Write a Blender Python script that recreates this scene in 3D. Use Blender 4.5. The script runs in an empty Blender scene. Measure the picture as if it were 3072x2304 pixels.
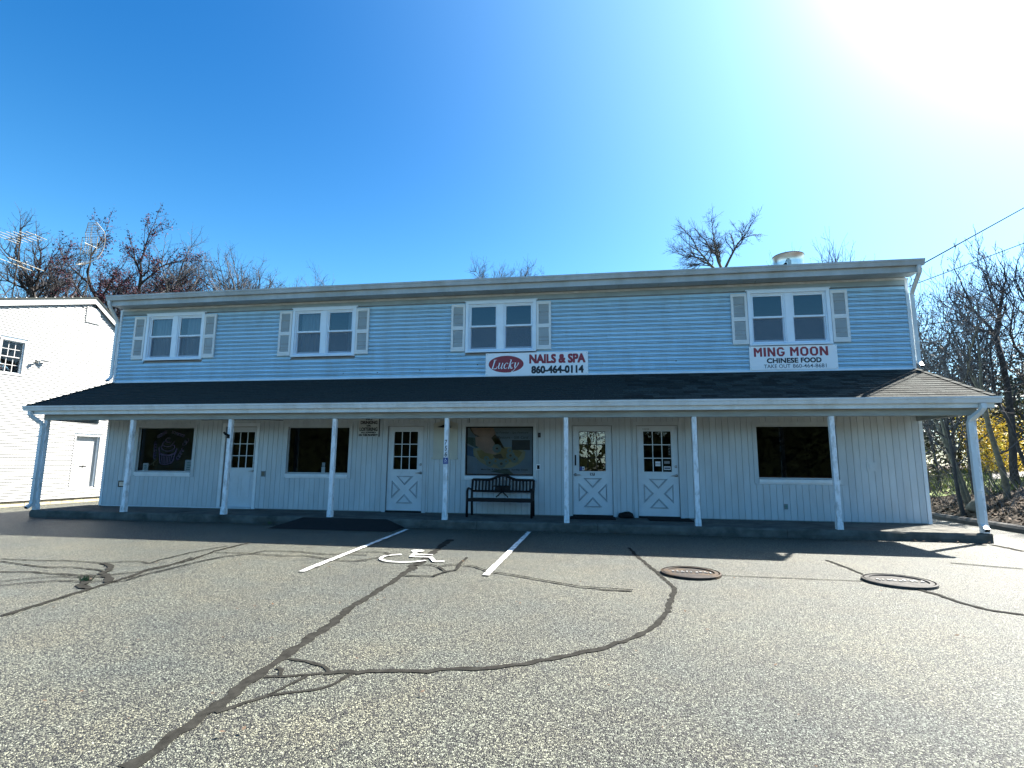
import bpy, bmesh, math, random
from mathutils import Vector, Matrix, noise
rnd = random.Random(7)
R_ = math.radians
scene = bpy.context.scene
COL = scene.collection
PI = math.pi
# ------------------------------------------------------------------ camera
cam_d = bpy.data.cameras.new('camera')
cam = bpy.data.objects.new('camera', cam_d); COL.objects.link(cam)
cam_d.sensor_width = 36.0; cam_d.lens = 18.634
cam_d.clip_start = 0.05; cam_d.clip_end = 2000
yaw, pit, rol = 0.153540538, 0.14599094, -0.007416023
Mrot = Matrix.Rotation(yaw, 3, 'Z') @ Matrix.Rotation(pit, 3, 'X') @ Matrix.Rotation(rol, 3, 'Y')
cx, cy_, cz = Mrot.col[0], Mrot.col[1], Mrot.col[2]
cam.matrix_world = Matrix(((cx[0], cz[0], -cy_[0], 1.01366), (cx[1], cz[1], -cy_[1], -12.39062),
                           (cx[2], cz[2], -cy_[2], 1.37981), (0, 0, 0, 1)))
scene.camera = cam
# ------------------------------------------------------------------ sky and sun
SUN_AZ, SUN_EL = R_(51.3), R_(46.0)      # azimuth from +Y towards +X
sdir = Vector((math.sin(SUN_AZ) * math.cos(SUN_EL), math.cos(SUN_AZ) * math.cos(SUN_EL), math.sin(SUN_EL)))
world = bpy.data.worlds.new('World'); scene.world = world; world.use_nodes = True
nt = world.node_tree; nt.nodes.clear()
N, L = nt.nodes.new, nt.links.new
w_out = N('ShaderNodeOutputWorld'); w_bg = N('ShaderNodeBackground')
sky = N('ShaderNodeTexSky'); sky.sky_type = 'NISHITA'; sky.sun_disc = False
sky.sun_elevation = SUN_EL; sky.sun_rotation = SUN_AZ
sky.altitude = 100; sky.air_density = 1.0; sky.dust_density = 0.6; sky.ozone_density = 2.2
hs = N('ShaderNodeHueSaturation'); hs.inputs['Saturation'].default_value = SKY_SAT = 1.43
tc = N('ShaderNodeTexCoord'); vn = N('ShaderNodeVectorMath'); vn.operation = 'NORMALIZE'
vd = N('ShaderNodeVectorMath'); vd.operation = 'DOT_PRODUCT'; vd.inputs[1].default_value = sdir
mx = N('ShaderNodeMath'); mx.operation = 'MAXIMUM'; mx.inputs[1].default_value = 0
pw = N('ShaderNodeMath'); pw.operation = 'POWER'; pw.inputs[1].default_value = 60      # bright air round the sun
ml = N('ShaderNodeMath'); ml.operation = 'MULTIPLY'; ml.inputs[1].default_value = 42
pw2 = N('ShaderNodeMath'); pw2.operation = 'POWER'; pw2.inputs[1].default_value = 5.6
ml2 = N('ShaderNodeMath'); ml2.operation = 'MULTIPLY'; ml2.inputs[1].default_value = 3.6
ac = N('ShaderNodeVectorMath'); ac.operation = 'SCALE'; ac.inputs[0].default_value = (1.0, 1.0, 0.96)
ac2 = N('ShaderNodeVectorMath'); ac2.operation = 'SCALE'; ac2.inputs[0].default_value = (0.55, 1.0, 1.1)
ad = N('ShaderNodeVectorMath'); ad.operation = 'ADD'; ad2 = N('ShaderNodeVectorMath'); ad2.operation = 'ADD'
tn = N('ShaderNodeVectorMath'); tn.operation = 'MULTIPLY'; tn.inputs[1].default_value = (0.92, 0.85, 0.90)
L(sky.outputs[0], hs.inputs['Color']); L(hs.outputs[0], tn.inputs[0]); L(tc.outputs['Generated'], vn.inputs[0]); L(vn.outputs[0], vd.inputs[0])
L(vd.outputs['Value'], mx.inputs[0]); L(mx.outputs[0], pw.inputs[0]); L(pw.outputs[0], ml.inputs[0])
L(mx.outputs[0], pw2.inputs[0]); L(pw2.outputs[0], ml2.inputs[0])
L(ml.outputs[0], ac.inputs['Scale']); L(ml2.outputs[0], ac2.inputs['Scale'])
L(tn.outputs[0], ad.inputs[0]); L(ac.outputs[0], ad.inputs[1]); L(ad.outputs[0], ad2.inputs[0]); L(ac2.outputs[0], ad2.inputs[1])
sz = N('ShaderNodeSeparateXYZ'); L(vn.outputs[0], sz.inputs[0])
hz = N('ShaderNodeMath'); hz.operation = 'SUBTRACT'; hz.use_clamp = True; hz.inputs[0].default_value = 1.0; L(sz.outputs['Z'], hz.inputs[1])   # pale air low down
hp = N('ShaderNodeMath'); hp.operation = 'POWER'; hp.inputs[1].default_value = 4.0; L(hz.outputs[0], hp.inputs[0])
hm = N('ShaderNodeMath'); hm.operation = 'MULTIPLY'; hm.inputs[1].default_value = 3.0; L(hp.outputs[0], hm.inputs[0])
hc = N('ShaderNodeVectorMath'); hc.operation = 'SCALE'; hc.inputs[0].default_value = (0.32, 1.05, 1.2); L(hm.outputs[0], hc.inputs['Scale'])
ad3 = N('ShaderNodeVectorMath'); ad3.operation = 'ADD'; L(ad2.outputs[0], ad3.inputs[0]); L(hc.outputs[0], ad3.inputs[1])
L(ad3.outputs[0], w_bg.inputs['Color']); L(w_bg.outputs[0], w_out.inputs['Surface'])
w_bg.inputs['Strength'].default_value = 0.052
sun_d = bpy.data.lights.new('sun', 'SUN'); sun_d.energy = 5.0; sun_d.angle = R_(0.53); sun_d.color = (1.0, 0.95, 0.86)
sun = bpy.data.objects.new('sun', sun_d); COL.objects.link(sun)
sun.rotation_euler = (-sdir).to_track_quat('-Z', 'Y').to_euler(); sun.location = (20, 18, 30)
vs = scene.view_settings; vs.view_transform = 'Standard'; vs.look = 'None'; vs.exposure = 2.27; vs.gamma = 1.0
vs.use_curve_mapping = False
scene.cycles.max_bounces = 6; scene.cycles.transparent_max_bounces = 12
# ------------------------------------------------------------------ materials
def nmat(name):
    m = bpy.data.materials.new(name); m.use_nodes = True
    t = m.node_tree; b = t.nodes['Principled BSDF']
    return m, t, b, t.nodes.new, t.links.new
def mat(name, col, rough=0.6, var=0.12, scale=6.0, bump=0.0, bscale=60.0, metal=0.0, spec=0.5, stain=None, stain_scale=1.2, stain_amt=0.5, stretch=(1, 1, 1), rand=0.0, back=None):
    """plain colour with world-space mottling, optional stains, bump and a little difference from piece to piece"""
    m, t, b, n, l = nmat(name)
    geo = n('ShaderNodeNewGeometry'); mp = n('ShaderNodeMapping'); mp.inputs['Scale'].default_value = stretch
    l(geo.outputs['Position'], mp.inputs['Vector'])
    nz = n('ShaderNodeTexNoise'); nz.inputs['Scale'].default_value = scale; nz.inputs['Detail'].default_value = 6
    l(mp.outputs[0], nz.inputs['Vector'])
    r = n('ShaderNodeValToRGB'); e = r.color_ramp.elements
    e[0].position = 0.3; e[1].position = 0.7
    e[0].color = [c * (1 - var) for c in col] + [1]; e[1].color = [min(1, c * (1 + var)) for c in col] + [1]
    l(nz.outputs['Fac'], r.inputs['Fac']); out = r.outputs['Color']
    if stain:
        ns = n('ShaderNodeTexNoise'); ns.inputs['Scale'].default_value = stain_scale; ns.inputs['Detail'].default_value = 8
        ns.inputs['Roughness'].default_value = 0.65; l(mp.outputs[0], ns.inputs['Vector'])
        rs = n('ShaderNodeValToRGB'); rs.color_ramp.elements[0].position = 0.47; rs.color_ramp.elements[1].position = 0.68
        rs.color_ramp.elements[0].color = (0, 0, 0, 1); rs.color_ramp.elements[1].color = (stain_amt,) * 3 + (1,)
        l(ns.outputs['Fac'], rs.inputs['Fac'])
        mm = n('ShaderNodeMixRGB'); mm.inputs['Color2'].default_value = (*stain, 1)
        l(rs.outputs['Color'], mm.inputs['Fac']); l(out, mm.inputs['Color1']); out = mm.outputs['Color']
    if rand:
        oi = n('ShaderNodeObjectInfo'); mr = n('ShaderNodeMapRange'); mr.inputs['To Min'].default_value = 1 - rand; mr.inputs['To Max'].default_value = 1 + rand
        l(oi.outputs['Random'], mr.inputs['Value'])
        sc = n('ShaderNodeVectorMath'); sc.operation = 'SCALE'; l(out, sc.inputs[0]); l(mr.outputs[0], sc.inputs['Scale']); out = sc.outputs[0]
    l(out, b.inputs['Base Color'])
    b.inputs['Roughness'].default_value = rough; b.inputs['Metallic'].default_value = metal
    b.inputs['Specular IOR Level'].default_value = spec
    if bump:
        nb = n('ShaderNodeTexNoise'); nb.inputs['Scale'].default_value = bscale; nb.inputs['Detail'].default_value = 4
        l(mp.outputs[0], nb.inputs['Vector'])
        bp = n('ShaderNodeBump'); bp.inputs['Strength'].default_value = bump; bp.inputs['Distance'].default_value = 0.01
        l(nb.outputs['Fac'], bp.inputs['Height']); l(bp.outputs[0], b.inputs['Normal'])
    return m
def glass_mat(name, tint=(0.75, 0.8, 0.8), ior=1.5, wav=0.0):
    m = bpy.data.materials.new(name); m.use_nodes = True; t = m.node_tree; t.nodes.clear(); n, l = t.nodes.new, t.links.new
    o = n('ShaderNodeOutputMaterial'); mixs = n('ShaderNodeMixShader'); tr = n('ShaderNodeBsdfTransparent'); gl = n('ShaderNodeBsdfGlossy'); fr = n('ShaderNodeFresnel')
    tr.inputs['Color'].default_value = (*tint, 1); gl.inputs['Roughness'].default_value = 0.015; fr.inputs['IOR'].default_value = ior
    if wav:
        geo = n('ShaderNodeNewGeometry'); nz = n('ShaderNodeTexNoise'); nz.inputs['Scale'].default_value = 4.0; l(geo.outputs['Position'], nz.inputs['Vector'])
        bp = n('ShaderNodeBump'); bp.inputs['Strength'].default_value = wav; bp.inputs['Distance'].default_value = 0.02
        l(nz.outputs['Fac'], bp.inputs['Height']); l(bp.outputs[0], gl.inputs['Normal'])
    l(fr.outputs[0], mixs.inputs[0]); l(tr.outputs[0], mixs.inputs[1]); l(gl.outputs[0], mixs.inputs[2]); l(mixs.outputs[0], o.inputs['Surface'])
    return m
def asphalt_mat():
    m, t, b, n, l = nmat('asphalt')
    geo = n('ShaderNodeNewGeometry')
    def noise_n(s, d, rough=0.6):
        x = n('ShaderNodeTexNoise'); x.inputs['Scale'].default_value = s; x.inputs['Detail'].default_value = d; x.inputs['Roughness'].default_value = rough
        l(geo.outputs['Position'], x.inputs['Vector']); return x
    def ramp(src, p0, c0, p1, c1):
        r = n('ShaderNodeValToRGB'); e = r.color_ramp.elements; e[0].position = p0; e[1].position = p1
        e[0].color = (*c0, 1); e[1].color = (*c1, 1); l(src, r.inputs['Fac']); return r
    vo = n('ShaderNodeTexVoronoi'); vo.inputs['Scale'].default_value = 125; l(geo.outputs['Position'], vo.inputs['Vector'])
    sep = n('ShaderNodeSeparateColor'); l(vo.outputs['Color'], sep.inputs[0])
    stones = ramp(sep.outputs[0], 0.38, (0.005, 0.005, 0.0045), 0.93, (0.20, 0.205, 0.17))
    mid = noise_n(66, 4, 0.75); midr = ramp(mid.outputs['Fac'], 0.42, (0.22, 0.22, 0.22), 0.6, (1.75, 1.77, 1.66))
    big = noise_n(0.35, 5); bigr = ramp(big.outputs['Fac'], 0.33, (0.76, 0.79, 0.82), 0.68, (1.16, 1.13, 1.05))
    tint = noise_n(1.7, 4); tintr = ramp(tint.outputs['Fac'], 0.35, (0.93, 0.97, 1.0), 0.65, (1.05, 1.0, 0.93))
    cur = stones.outputs[0]
    for r in (midr, bigr, tintr):
        mm = n('ShaderNodeMixRGB'); mm.blend_type = 'MULTIPLY'; mm.inputs['Fac'].default_value = 1
        l(cur, mm.inputs['Color1']); l(r.outputs[0], mm.inputs['Color2']); cur = mm.outputs[0]
    # oil drips and worn darker blots
    oil = noise_n(1.1, 7, 0.6); oilr = ramp(oil.outputs['Fac'], 0.62, (1, 1, 1), 0.74, (0.5, 0.51, 0.54))
    mm = n('ShaderNodeMixRGB'); mm.blend_type = 'MULTIPLY'; mm.inputs['Fac'].default_value = 1
    l(cur, mm.inputs['Color1']); l(oilr.outputs[0], mm.inputs['Color2'])
    l(mm.outputs[0], b.inputs['Base Color'])
    b.inputs['Roughness'].default_value = 0.52; b.inputs['Specular IOR Level'].default_value = 0.46
    add = n('ShaderNodeMath'); add.operation = 'ADD'
    inv = n('ShaderNodeMath'); inv.operation = 'MULTIPLY'; inv.inputs[1].default_value = -1.2; l(vo.outputs['Distance'], inv.inputs[0])
    l(inv.outputs[0], add.inputs[0]); l(mid.outputs['Fac'], add.inputs[1])
    bp = n('ShaderNodeBump'); bp.inputs['Strength'].default_value = 1.0; bp.inputs['Distance'].default_value = 0.008
    l(add.outputs[0], bp.inputs['Height']); l(bp.outputs[0], b.inputs['Normal'])
    return m
MT = dict(
    asphalt=asphalt_mat(),
    sealant=mat('crack_sealant', (0.021, 0.0205, 0.018), 0.9, 0.35, 14, 0.3, 60, spec=0.06),
    new_asphalt=mat('patch_asphalt', (0.022, 0.022, 0.022), 0.9, 0.3, 60, 0.6, 120, spec=0.1),
    road_paint=mat('road_paint', (0.72, 0.72, 0.70), 0.65, 0.12, 20, 0.3, 120, stain=(0.09, 0.09, 0.085), stain_scale=8, stain_amt=0.9),
    siding=mat('blue_siding', (0.43, 0.67, 0.84), 0.5, 0.07, 1.3, 0.0, rand=0.05, stain=(0.36, 0.50, 0.60), stain_scale=1.4, stain_amt=0.5, stretch=(2.2, 1, 0.7)),
    white=mat('white_trim', (0.70, 0.76, 0.80), 0.45, 0.06, 5, stain=(0.5, 0.5, 0.47), stain_scale=2.2, stain_amt=0.4),
    vinyl=mat('vinyl_window', (0.68, 0.78, 0.88), 0.35, 0.03, 4),
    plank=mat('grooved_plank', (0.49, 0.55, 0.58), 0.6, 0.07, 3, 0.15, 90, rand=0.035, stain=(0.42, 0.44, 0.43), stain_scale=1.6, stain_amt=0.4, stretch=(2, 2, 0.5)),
    core=mat('sheathing', (0.22, 0.24, 0.25), 0.8, 0.1),
    shutter=mat('shutter_vinyl', (0.64, 0.67, 0.68), 0.5, 0.05, 4, rand=0.03),
    gutter=mat('gutter_metal', (0.62, 0.68, 0.71), 0.4, 0.07, 4, stain=(0.4, 0.41, 0.39), stain_scale=2.5, stain_amt=0.5, stretch=(1, 1, 0.4)),
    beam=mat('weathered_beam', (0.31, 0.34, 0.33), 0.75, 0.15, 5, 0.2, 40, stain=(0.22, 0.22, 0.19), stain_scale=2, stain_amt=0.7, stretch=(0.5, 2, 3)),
    post=mat('post_paint', (0.78, 0.81, 0.84), 0.55, 0.08, 8, 0.25, 25, stain=(0.34, 0.35, 0.33), stain_scale=9, stain_amt=0.75, stretch=(1.5, 1.5, 0.6)),
    door=mat('door_paint', (0.58, 0.64, 0.68), 0.45, 0.05, 3, stain=(0.45, 0.47, 0.47), stain_scale=2, stain_amt=0.35),
    shingle=mat('asphalt_shingle', (0.036, 0.040, 0.037), 0.9, 0.35, 30, 0.5, 180, rand=0.45, spec=0.12),
    concrete=mat('old_concrete', (0.115, 0.112, 0.098), 0.9, 0.25, 5, 0.8, 30, spec=0.2, stain=(0.04, 0.04, 0.034), stain_scale=1.6, stain_amt=0.8),
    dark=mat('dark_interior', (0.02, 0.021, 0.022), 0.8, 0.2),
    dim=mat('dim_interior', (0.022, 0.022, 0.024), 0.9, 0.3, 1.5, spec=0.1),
    gutter_old=mat('weathered_gutter', (0.38, 0.43, 0.46), 0.5, 0.1, 4, stain=(0.25, 0.26, 0.24), stain_scale=1.6, stain_amt=0.6, stretch=(1, 1, 0.4)),
    worn_paint=mat('worn_road_paint', (0.75, 0.75, 0.73), 0.6, 0.1, 20, 0.3, 120, stain=(0.045, 0.045, 0.042), stain_scale=7, stain_amt=1.0),
    yellow_leaf=mat('yellow_green_leaf', (0.20, 0.19, 0.03), 0.6, 0.5, 4),
    soffit=mat('soffit_vinyl', (0.29, 0.37, 0.41), 0.6, 0.1, 3, stain=(0.19, 0.25, 0.27), stain_scale=1.1, stain_amt=0.6),
    door_groove=mat('door_moulding_shade', (0.33, 0.37, 0.40), 0.7, 0.15, 6),
    wire=mat('wire_insulation', (0.012, 0.012, 0.014), 1.0, 0.1, spec=0.0),
    hedge=mat('hedge_leaf', (0.018, 0.024, 0.012), 0.9, 0.5, 1.0, spec=0.0),
    poster_flower=mat('poster_flower', (0.19, 0.225, 0.215), 0.7, 0.1, 9),
    black=mat('black_metal', (0.008, 0.008, 0.009), 0.55, 0.3, 30, spec=0.2),
    rubber=mat('mat_rubber', (0.014, 0.013, 0.013), 0.95, 0.4, 50, 0.6, 150, spec=0.2),
    steel=mat('brushed_steel', (0.5, 0.5, 0.5), 0.3, 0.1, 10, metal=1.0),
    aluminium=mat('spun_aluminium', (0.62, 0.64, 0.66), 0.28, 0.1, 3, metal=1.0),
    galv=mat('galvanised_tube', (0.42, 0.42, 0.4), 0.45, 0.2, 8, metal=0.8),
    antenna=mat('antenna_aluminium', (0.20, 0.18, 0.14), 0.5, 0.2, 8, metal=0.3),
    rustwire=mat('weathered_mesh', (0.20, 0.14, 0.09), 0.7, 0.4, 6),
    iron=mat('cast_iron', (0.03, 0.025, 0.022), 0.75, 0.35, 9, 0.4, 90, spec=0.2, stain=(0.12, 0.07, 0.03), stain_scale=3, stain_amt=0.6),
    iron_pale=mat('worn_iron', (0.055, 0.052, 0.048), 0.75, 0.4, 12, 0.5, 90, spec=0.2),
    white_siding=mat('white_siding', (0.36, 0.355, 0.34), 0.5, 0.04, 2, rand=0.02),
    stone=mat('foundation_stone', (0.44, 0.37, 0.24), 0.85, 0.25, 9, 0.6, 40, rand=0.15),
    sign=mat('sign_white', (0.82, 0.84, 0.87), 0.45, 0.03, 3),
    old_sign=mat('old_sign_white', (0.50, 0.53, 0.52), 0.6, 0.1, 5, stain=(0.35, 0.36, 0.33), stain_scale=3, stain_amt=0.5),
    cream=mat('cream_board', (0.47, 0.48, 0.42), 0.6, 0.06, 4),
    red=mat('sign_red', (0.26, 0.02, 0.035), 0.45, 0.05),
    ink=mat('sign_ink', (0.012, 0.012, 0.018), 0.5, 0.1),
    ink_grey=mat('sign_grey_ink', (0.05, 0.06, 0.08), 0.5, 0.1),
    blue=mat('sign_blue', (0.015, 0.045, 0.22), 0.45, 0.05),
    paper=mat('paper', (0.6, 0.62, 0.66), 0.7, 0.05),
    teal=mat('print_teal', (0.12, 0.24, 0.22), 0.7, 0.2, 20),
    purple=mat('window_chalk', (0.20, 0.14, 0.36), 0.8, 0.2, 20),
    chalk=mat('window_chalk_pale', (0.16, 0.15, 0.11), 0.8, 0.2, 20),
    bark=mat('bark', (0.125, 0.11, 0.08), 0.9, 0.35, 7, 0.6, 25, spec=0.2),
    bark_dark=mat('dark_bark', (0.048, 0.044, 0.042), 0.9, 0.3, 7, spec=0.2),
    twig=mat('twig', (0.075, 0.073, 0.076), 0.85, 0.3, 3, spec=0.2),
    twig_dark=mat('dark_twig', (0.042, 0.040, 0.043), 0.85, 0.3, 3, spec=0.2),
    bud=mat('red_bud', (0.05, 0.010, 0.018), 0.7, 0.4, 1.4, spec=0.2),
    soil=mat('leafy_soil', (0.055, 0.040, 0.027), 0.95, 0.45, 5, 0.9, 25, stain=(0.04, 0.032, 0.024), stain_scale=2, stain_amt=0.8, spec=0.2),
    litter=mat('leaf_litter', (0.10, 0.068, 0.045), 0.85, 0.45, 3, spec=0.25),
    grass=mat('grass_blade', (0.13, 0.165, 0.035), 0.7, 0.4, 2.5, spec=0.25),
    forsythia=mat('forsythia_bloom', (0.78, 0.58, 0.05), 0.6, 0.3, 6),
    shrub=mat('shrub_leaf', (0.05, 0.055, 0.018), 0.6, 0.45, 2.5),
    evergreen=mat('evergreen_leaf', (0.03, 0.045, 0.022), 0.7, 0.4, 1.5),
    drive=mat('pale_driveway', (0.24, 0.225, 0.2), 0.8, 0.2, 3, 0.3, 40),
    rock=mat('field_rock', (0.12, 0.105, 0.08), 0.85, 0.3, 8, 0.8, 18),
    timber=mat('edging_timber', (0.05, 0.045, 0.04), 0.9, 0.4, 6, 0.6, 30, stretch=(3, 0.5, 3)),
    moss=mat('weed', (0.05, 0.09, 0.03), 0.8, 0.4, 20),
    curtain=mat('curtain', (0.42, 0.46, 0.50), 0.8, 0.12, 9, stretch=(4, 4, 0.3)),
    screen=mat('insect_screen', (0.20, 0.215, 0.23), 0.9, 0.1, 6),
    poster_bg=mat('poster_background', (0.21, 0.25, 0.30), 0.6, 0.12, 2),
    poster_skin=mat('poster_skin', (0.42, 0.25, 0.19), 0.6, 0.25, 4),
    poster_shade=mat('poster_brown', (0.10, 0.06, 0.035), 0.6, 0.4, 6),
    poster_bowl=mat('poster_bowl', (0.34, 0.29, 0.17), 0.6, 0.2, 3),
    poster_water=mat('poster_water', (0.30, 0.20, 0.07), 0.6, 0.25, 4),
    poster_leaf=mat('poster_leaf', (0.06, 0.10, 0.085), 0.6, 0.3, 6),
    poster_blue=mat('poster_cloth', (0.05, 0.12, 0.22), 0.6, 0.2, 4),
    glass=glass_mat('window_glass'), glass_up=glass_mat('upper_glass', (0.7, 0.75, 0.8), 2.1, 0.03),
    glass_wavy=glass_mat('wavy_glass', (0.7, 0.74, 0.72), 2.4, 0.25),
)
# ------------------------------------------------------------------ mesh helpers
class MB:
    def __init__(s): s.v = []; s.f = []
    def add(s, vs_, fs):
        o = len(s.v); s.v += [tuple(v) for v in vs_]; s.f += [tuple(i + o for i in f) for f in fs]
    def box(s, x0, x1, y0, y1, z0, z1):
        s.add([(x0, y0, z0), (x1, y0, z0), (x1, y1, z0), (x0, y1, z0), (x0, y0, z1), (x1, y0, z1), (x1, y1, z1), (x0, y1, z1)],
              [(0, 3, 2, 1), (4, 5, 6, 7), (0, 1, 5, 4), (1, 2, 6, 5), (2, 3, 7, 6), (3, 0, 4, 7)])
        return s
    def prism(s, poly, a0, a1, axis='x'):
        """closed 2D outline swept along an axis: x -> (y,z), y -> (x,z), z -> (x,y)"""
        n = len(poly)
        def P(p, a): return {'x': (a, p[0], p[1]), 'y': (p[0], a, p[1]), 'z': (p[0], p[1], a)}[axis]
        s.add([P(p, a0) for p in poly] + [P(p, a1) for p in poly],
              [tuple(range(n - 1, -1, -1)), tuple(range(n, 2 * n))] + [(i, (i + 1) % n, n + (i + 1) % n, n + i) for i in range(n)])
        return s
    def tube(s, pts, r, sides=6, cap=True):
        pts = [Vector(p) for p in pts]; rs = r if isinstance(r, (list, tuple)) else [r] * len(pts)
        base = len(s.v); up = None
        for i, p in enumerate(pts):
            d = (pts[min(i + 1, len(pts) - 1)] - pts[max(i - 1, 0)])
            if d.length < 1e-9: d = Vector((0, 0, 1))
            d.normalize()
            a = d.cross(Vector((0, 0, 1)) if abs(d.z) < 0.9 else Vector((1, 0, 0))).normalized()
            if up is not None:
                a2 = up - d * up.dot(d)
                if a2.length > 1e-6: a = a2.normalized()
            up = a; b = d.cross(a)
            for k in range(sides):
                t = 2 * PI * k / sides
                q = p + (a * math.cos(t) + b * math.sin(t)) * rs[i]; s.v.append((q.x, q.y, q.z))
        for i in range(len(pts) - 1):
            for k in range(sides):
                k2 = (k + 1) % sides
                s.f.append((base + i * sides + k, base + i * sides + k2, base + (i + 1) * sides + k2, base + (i + 1) * sides + k))
        if cap:
            s.f.append(tuple(base + k for k in range(sides - 1, -1, -1)))
            s.f.append(tuple(base + (len(pts) - 1) * sides + k for k in range(sides)))
        return s
    def lathe(s, c, prof, sides=24):
        """profile of (radius, z) turned round a vertical axis at c"""
        base = len(s.v)
        for r, z in prof:
            for k in range(sides):
                t = 2 * PI * k / sides; s.v.append((c[0] + r * math.cos(t), c[1] + r * math.sin(t), c[2] + z))
        for i in range(len(prof) - 1):
            for k in range(sides):
                k2 = (k + 1) % sides
                s.f.append((base + i * sides + k, base + i * sides + k2, base + (i + 1) * sides + k2, base + (i + 1) * sides + k))
        return s
    def ribbon(s, pts, w, z=0.004, wob=0.0):
        """flat strip on the ground along (x,y) points"""
        P = [Vector((p[0], p[1])) for p in pts]; base = len(s.v); n = len(P)
        for i in range(n):
            d = P[min(i + 1, n - 1)] - P[max(i - 1, 0)]
            if d.length < 1e-6: d = Vector((1, 0))
            d.normalize(); nn = Vector((-d.y, d.x))
            a = w * 0.5 * (1 + wob * rnd.uniform(-1, 1)); b = w * 0.5 * (1 + wob * rnd.uniform(-1, 1))
            p, q = P[i] + nn * a, P[i] - nn * b
            s.v += [(p.x, p.y, z), (q.x, q.y, z)]
        for i in range(n - 1):
            o = base + 2 * i; s.f.append((o, o + 1, o + 3, o + 2))
        return s
    def stroke(s, pts, w, T, closed=False):
        """flat pen stroke on a plane; T maps (u,v) to 3D"""
        P = [Vector(p[:2]) for p in pts]; n = len(P); base = len(s.v)
        for i in range(n):
            d = P[(i + 1) % n if closed else min(i + 1, n - 1)] - P[i - 1 if (closed or i) else 0]
            if d.length < 1e-9: d = Vector((1, 0))
            d.normalize(); nn = Vector((-d.y, d.x)); ww = (pts[i][2] if len(pts[i]) > 2 else w) * 0.5
            a, b = P[i] + nn * ww, P[i] - nn * ww; s.v += [T(a.x, a.y), T(b.x, b.y)]
        for i in range(n if closed else n - 1):
            o = base + 2 * i; q = base + 2 * ((i + 1) % n); s.f.append((o, o + 1, q + 1, q))
        return s
    def poly(s, pts, T):
        o = len(s.v); s.v += [T(p[0], p[1]) for p in pts]; s.f.append(tuple(range(o, o + len(pts)))); return s
    def mesh(s, name, m, smooth=False):
        me = bpy.data.meshes.new(name); me.from_pydata(s.v, [], s.f); me.materials.append(m)
        if smooth: me.polygons.foreach_set('use_smooth', [True] * len(me.polygons))
        me.update(); return me
    def part(s, name, m, parent, smooth=False, label=None, kind=None):
        o = bpy.data.objects.new(name, s.mesh(name, m, smooth)); COL.objects.link(o); o.parent = parent
        if label: o['label'] = label
        if kind: o['kind'] = kind
        return o
    def thing(s, name, m, label, cat, group=None, smooth=False):
        """one top-level mesh, its origin moved to the middle of its base"""
        xs, ys, zs = zip(*s.v); c = ((min(xs) + max(xs)) / 2, (min(ys) + max(ys)) / 2, min(zs))
        s.v = [(a - c[0], b - c[1], d - c[2]) for a, b, d in s.v]
        o = bpy.data.objects.new(name, s.mesh(name, m, smooth)); COL.objects.link(o); o.location = c
        tag(o, label, cat, group); return o
def tag(o, label=None, cat=None, group=None, kind=None):
    if label: o['label'] = label
    if cat: o['category'] = cat
    if group: o['group'] = group
    if kind: o['kind'] = kind
    return o
def root(name, label, cat, loc=(0, 0, 0), rz=0.0, group=None):
    o = bpy.data.objects.new(name, None); COL.objects.link(o); o.location = loc; o.rotation_euler = (0, 0, rz); o.empty_display_size = 0.2
    return tag(o, label, cat, group)
_unit = {}
def unit(kind, m):
    """shared one-metre piece: box, or a lap board thick at its lower edge"""
    k = (kind, m.name)
    if k not in _unit:
        b = MB()
        if kind == 'box': b.box(-.5, .5, -.5, .5, -.5, .5)
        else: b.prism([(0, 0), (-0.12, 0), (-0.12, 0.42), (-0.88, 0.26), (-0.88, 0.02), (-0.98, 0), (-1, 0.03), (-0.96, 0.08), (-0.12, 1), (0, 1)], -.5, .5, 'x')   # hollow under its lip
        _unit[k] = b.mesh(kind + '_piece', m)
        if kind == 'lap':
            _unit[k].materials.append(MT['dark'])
            for i in (3, 4, 5): _unit[k].polygons[i].material_index = 1  # cavity faces coloured dark to deepen the shade line under the lip
    return _unit[k]
def bx(name, x0, x1, y0, y1, z0, z1, m, parent, kind=None):
    o = bpy.data.objects.new(name, unit('box', m)); COL.objects.link(o); o.parent = parent
    o.location = ((x0 + x1) / 2, (y0 + y1) / 2, (z0 + z1) / 2); o.scale = (x1 - x0, y1 - y0, z1 - z0)
    if kind: o['kind'] = kind
    return o
def holes_x(z0, z1, x0, x1, holes):
    """x spans of the strip z0..z1 that no hole covers"""
    spans = [(x0, x1)]
    for hx0, hx1, hz0, hz1 in holes:
        if hz1 <= z0 + 1e-4 or hz0 >= z1 - 1e-4: continue
        ns = []
        for a, b in spans:
            if hx1 <= a or hx0 >= b: ns.append((a, b)); continue
            if hx0 > a: ns.append((a, hx0))
            if hx1 < b: ns.append((hx1, b))
        spans = ns
    return [s for s in spans if s[1] - s[0] > 0.01]
def wall_rects(x0, x1, z0, z1, holes):
    zs = sorted({z0, z1} | {min(max(z, z0), z1) for h in holes for z in h[2:]})
    return [(a, b, p, q) for p, q in zip(zs, zs[1:]) if q - p > 1e-4 for a, b in holes_x(p, q, x0, x1, holes)]
def frame(mb, x0, x1, z0, z1, w, y0, y1, wb=None, wt=None):
    """four mitreless sides butted end to end"""
    wb = w if wb is None else wb; wt = w if wt is None else wt
    mb.box(x0, x0 + w, y0, y1, z0, z1); mb.box(x1 - w, x1, y0, y1, z0, z1)
    mb.box(x0 + w, x1 - w, y0, y1, z0, z0 + wb); mb.box(x0 + w, x1 - w, y0, y1, z1 - wt, z1); return mb
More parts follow.
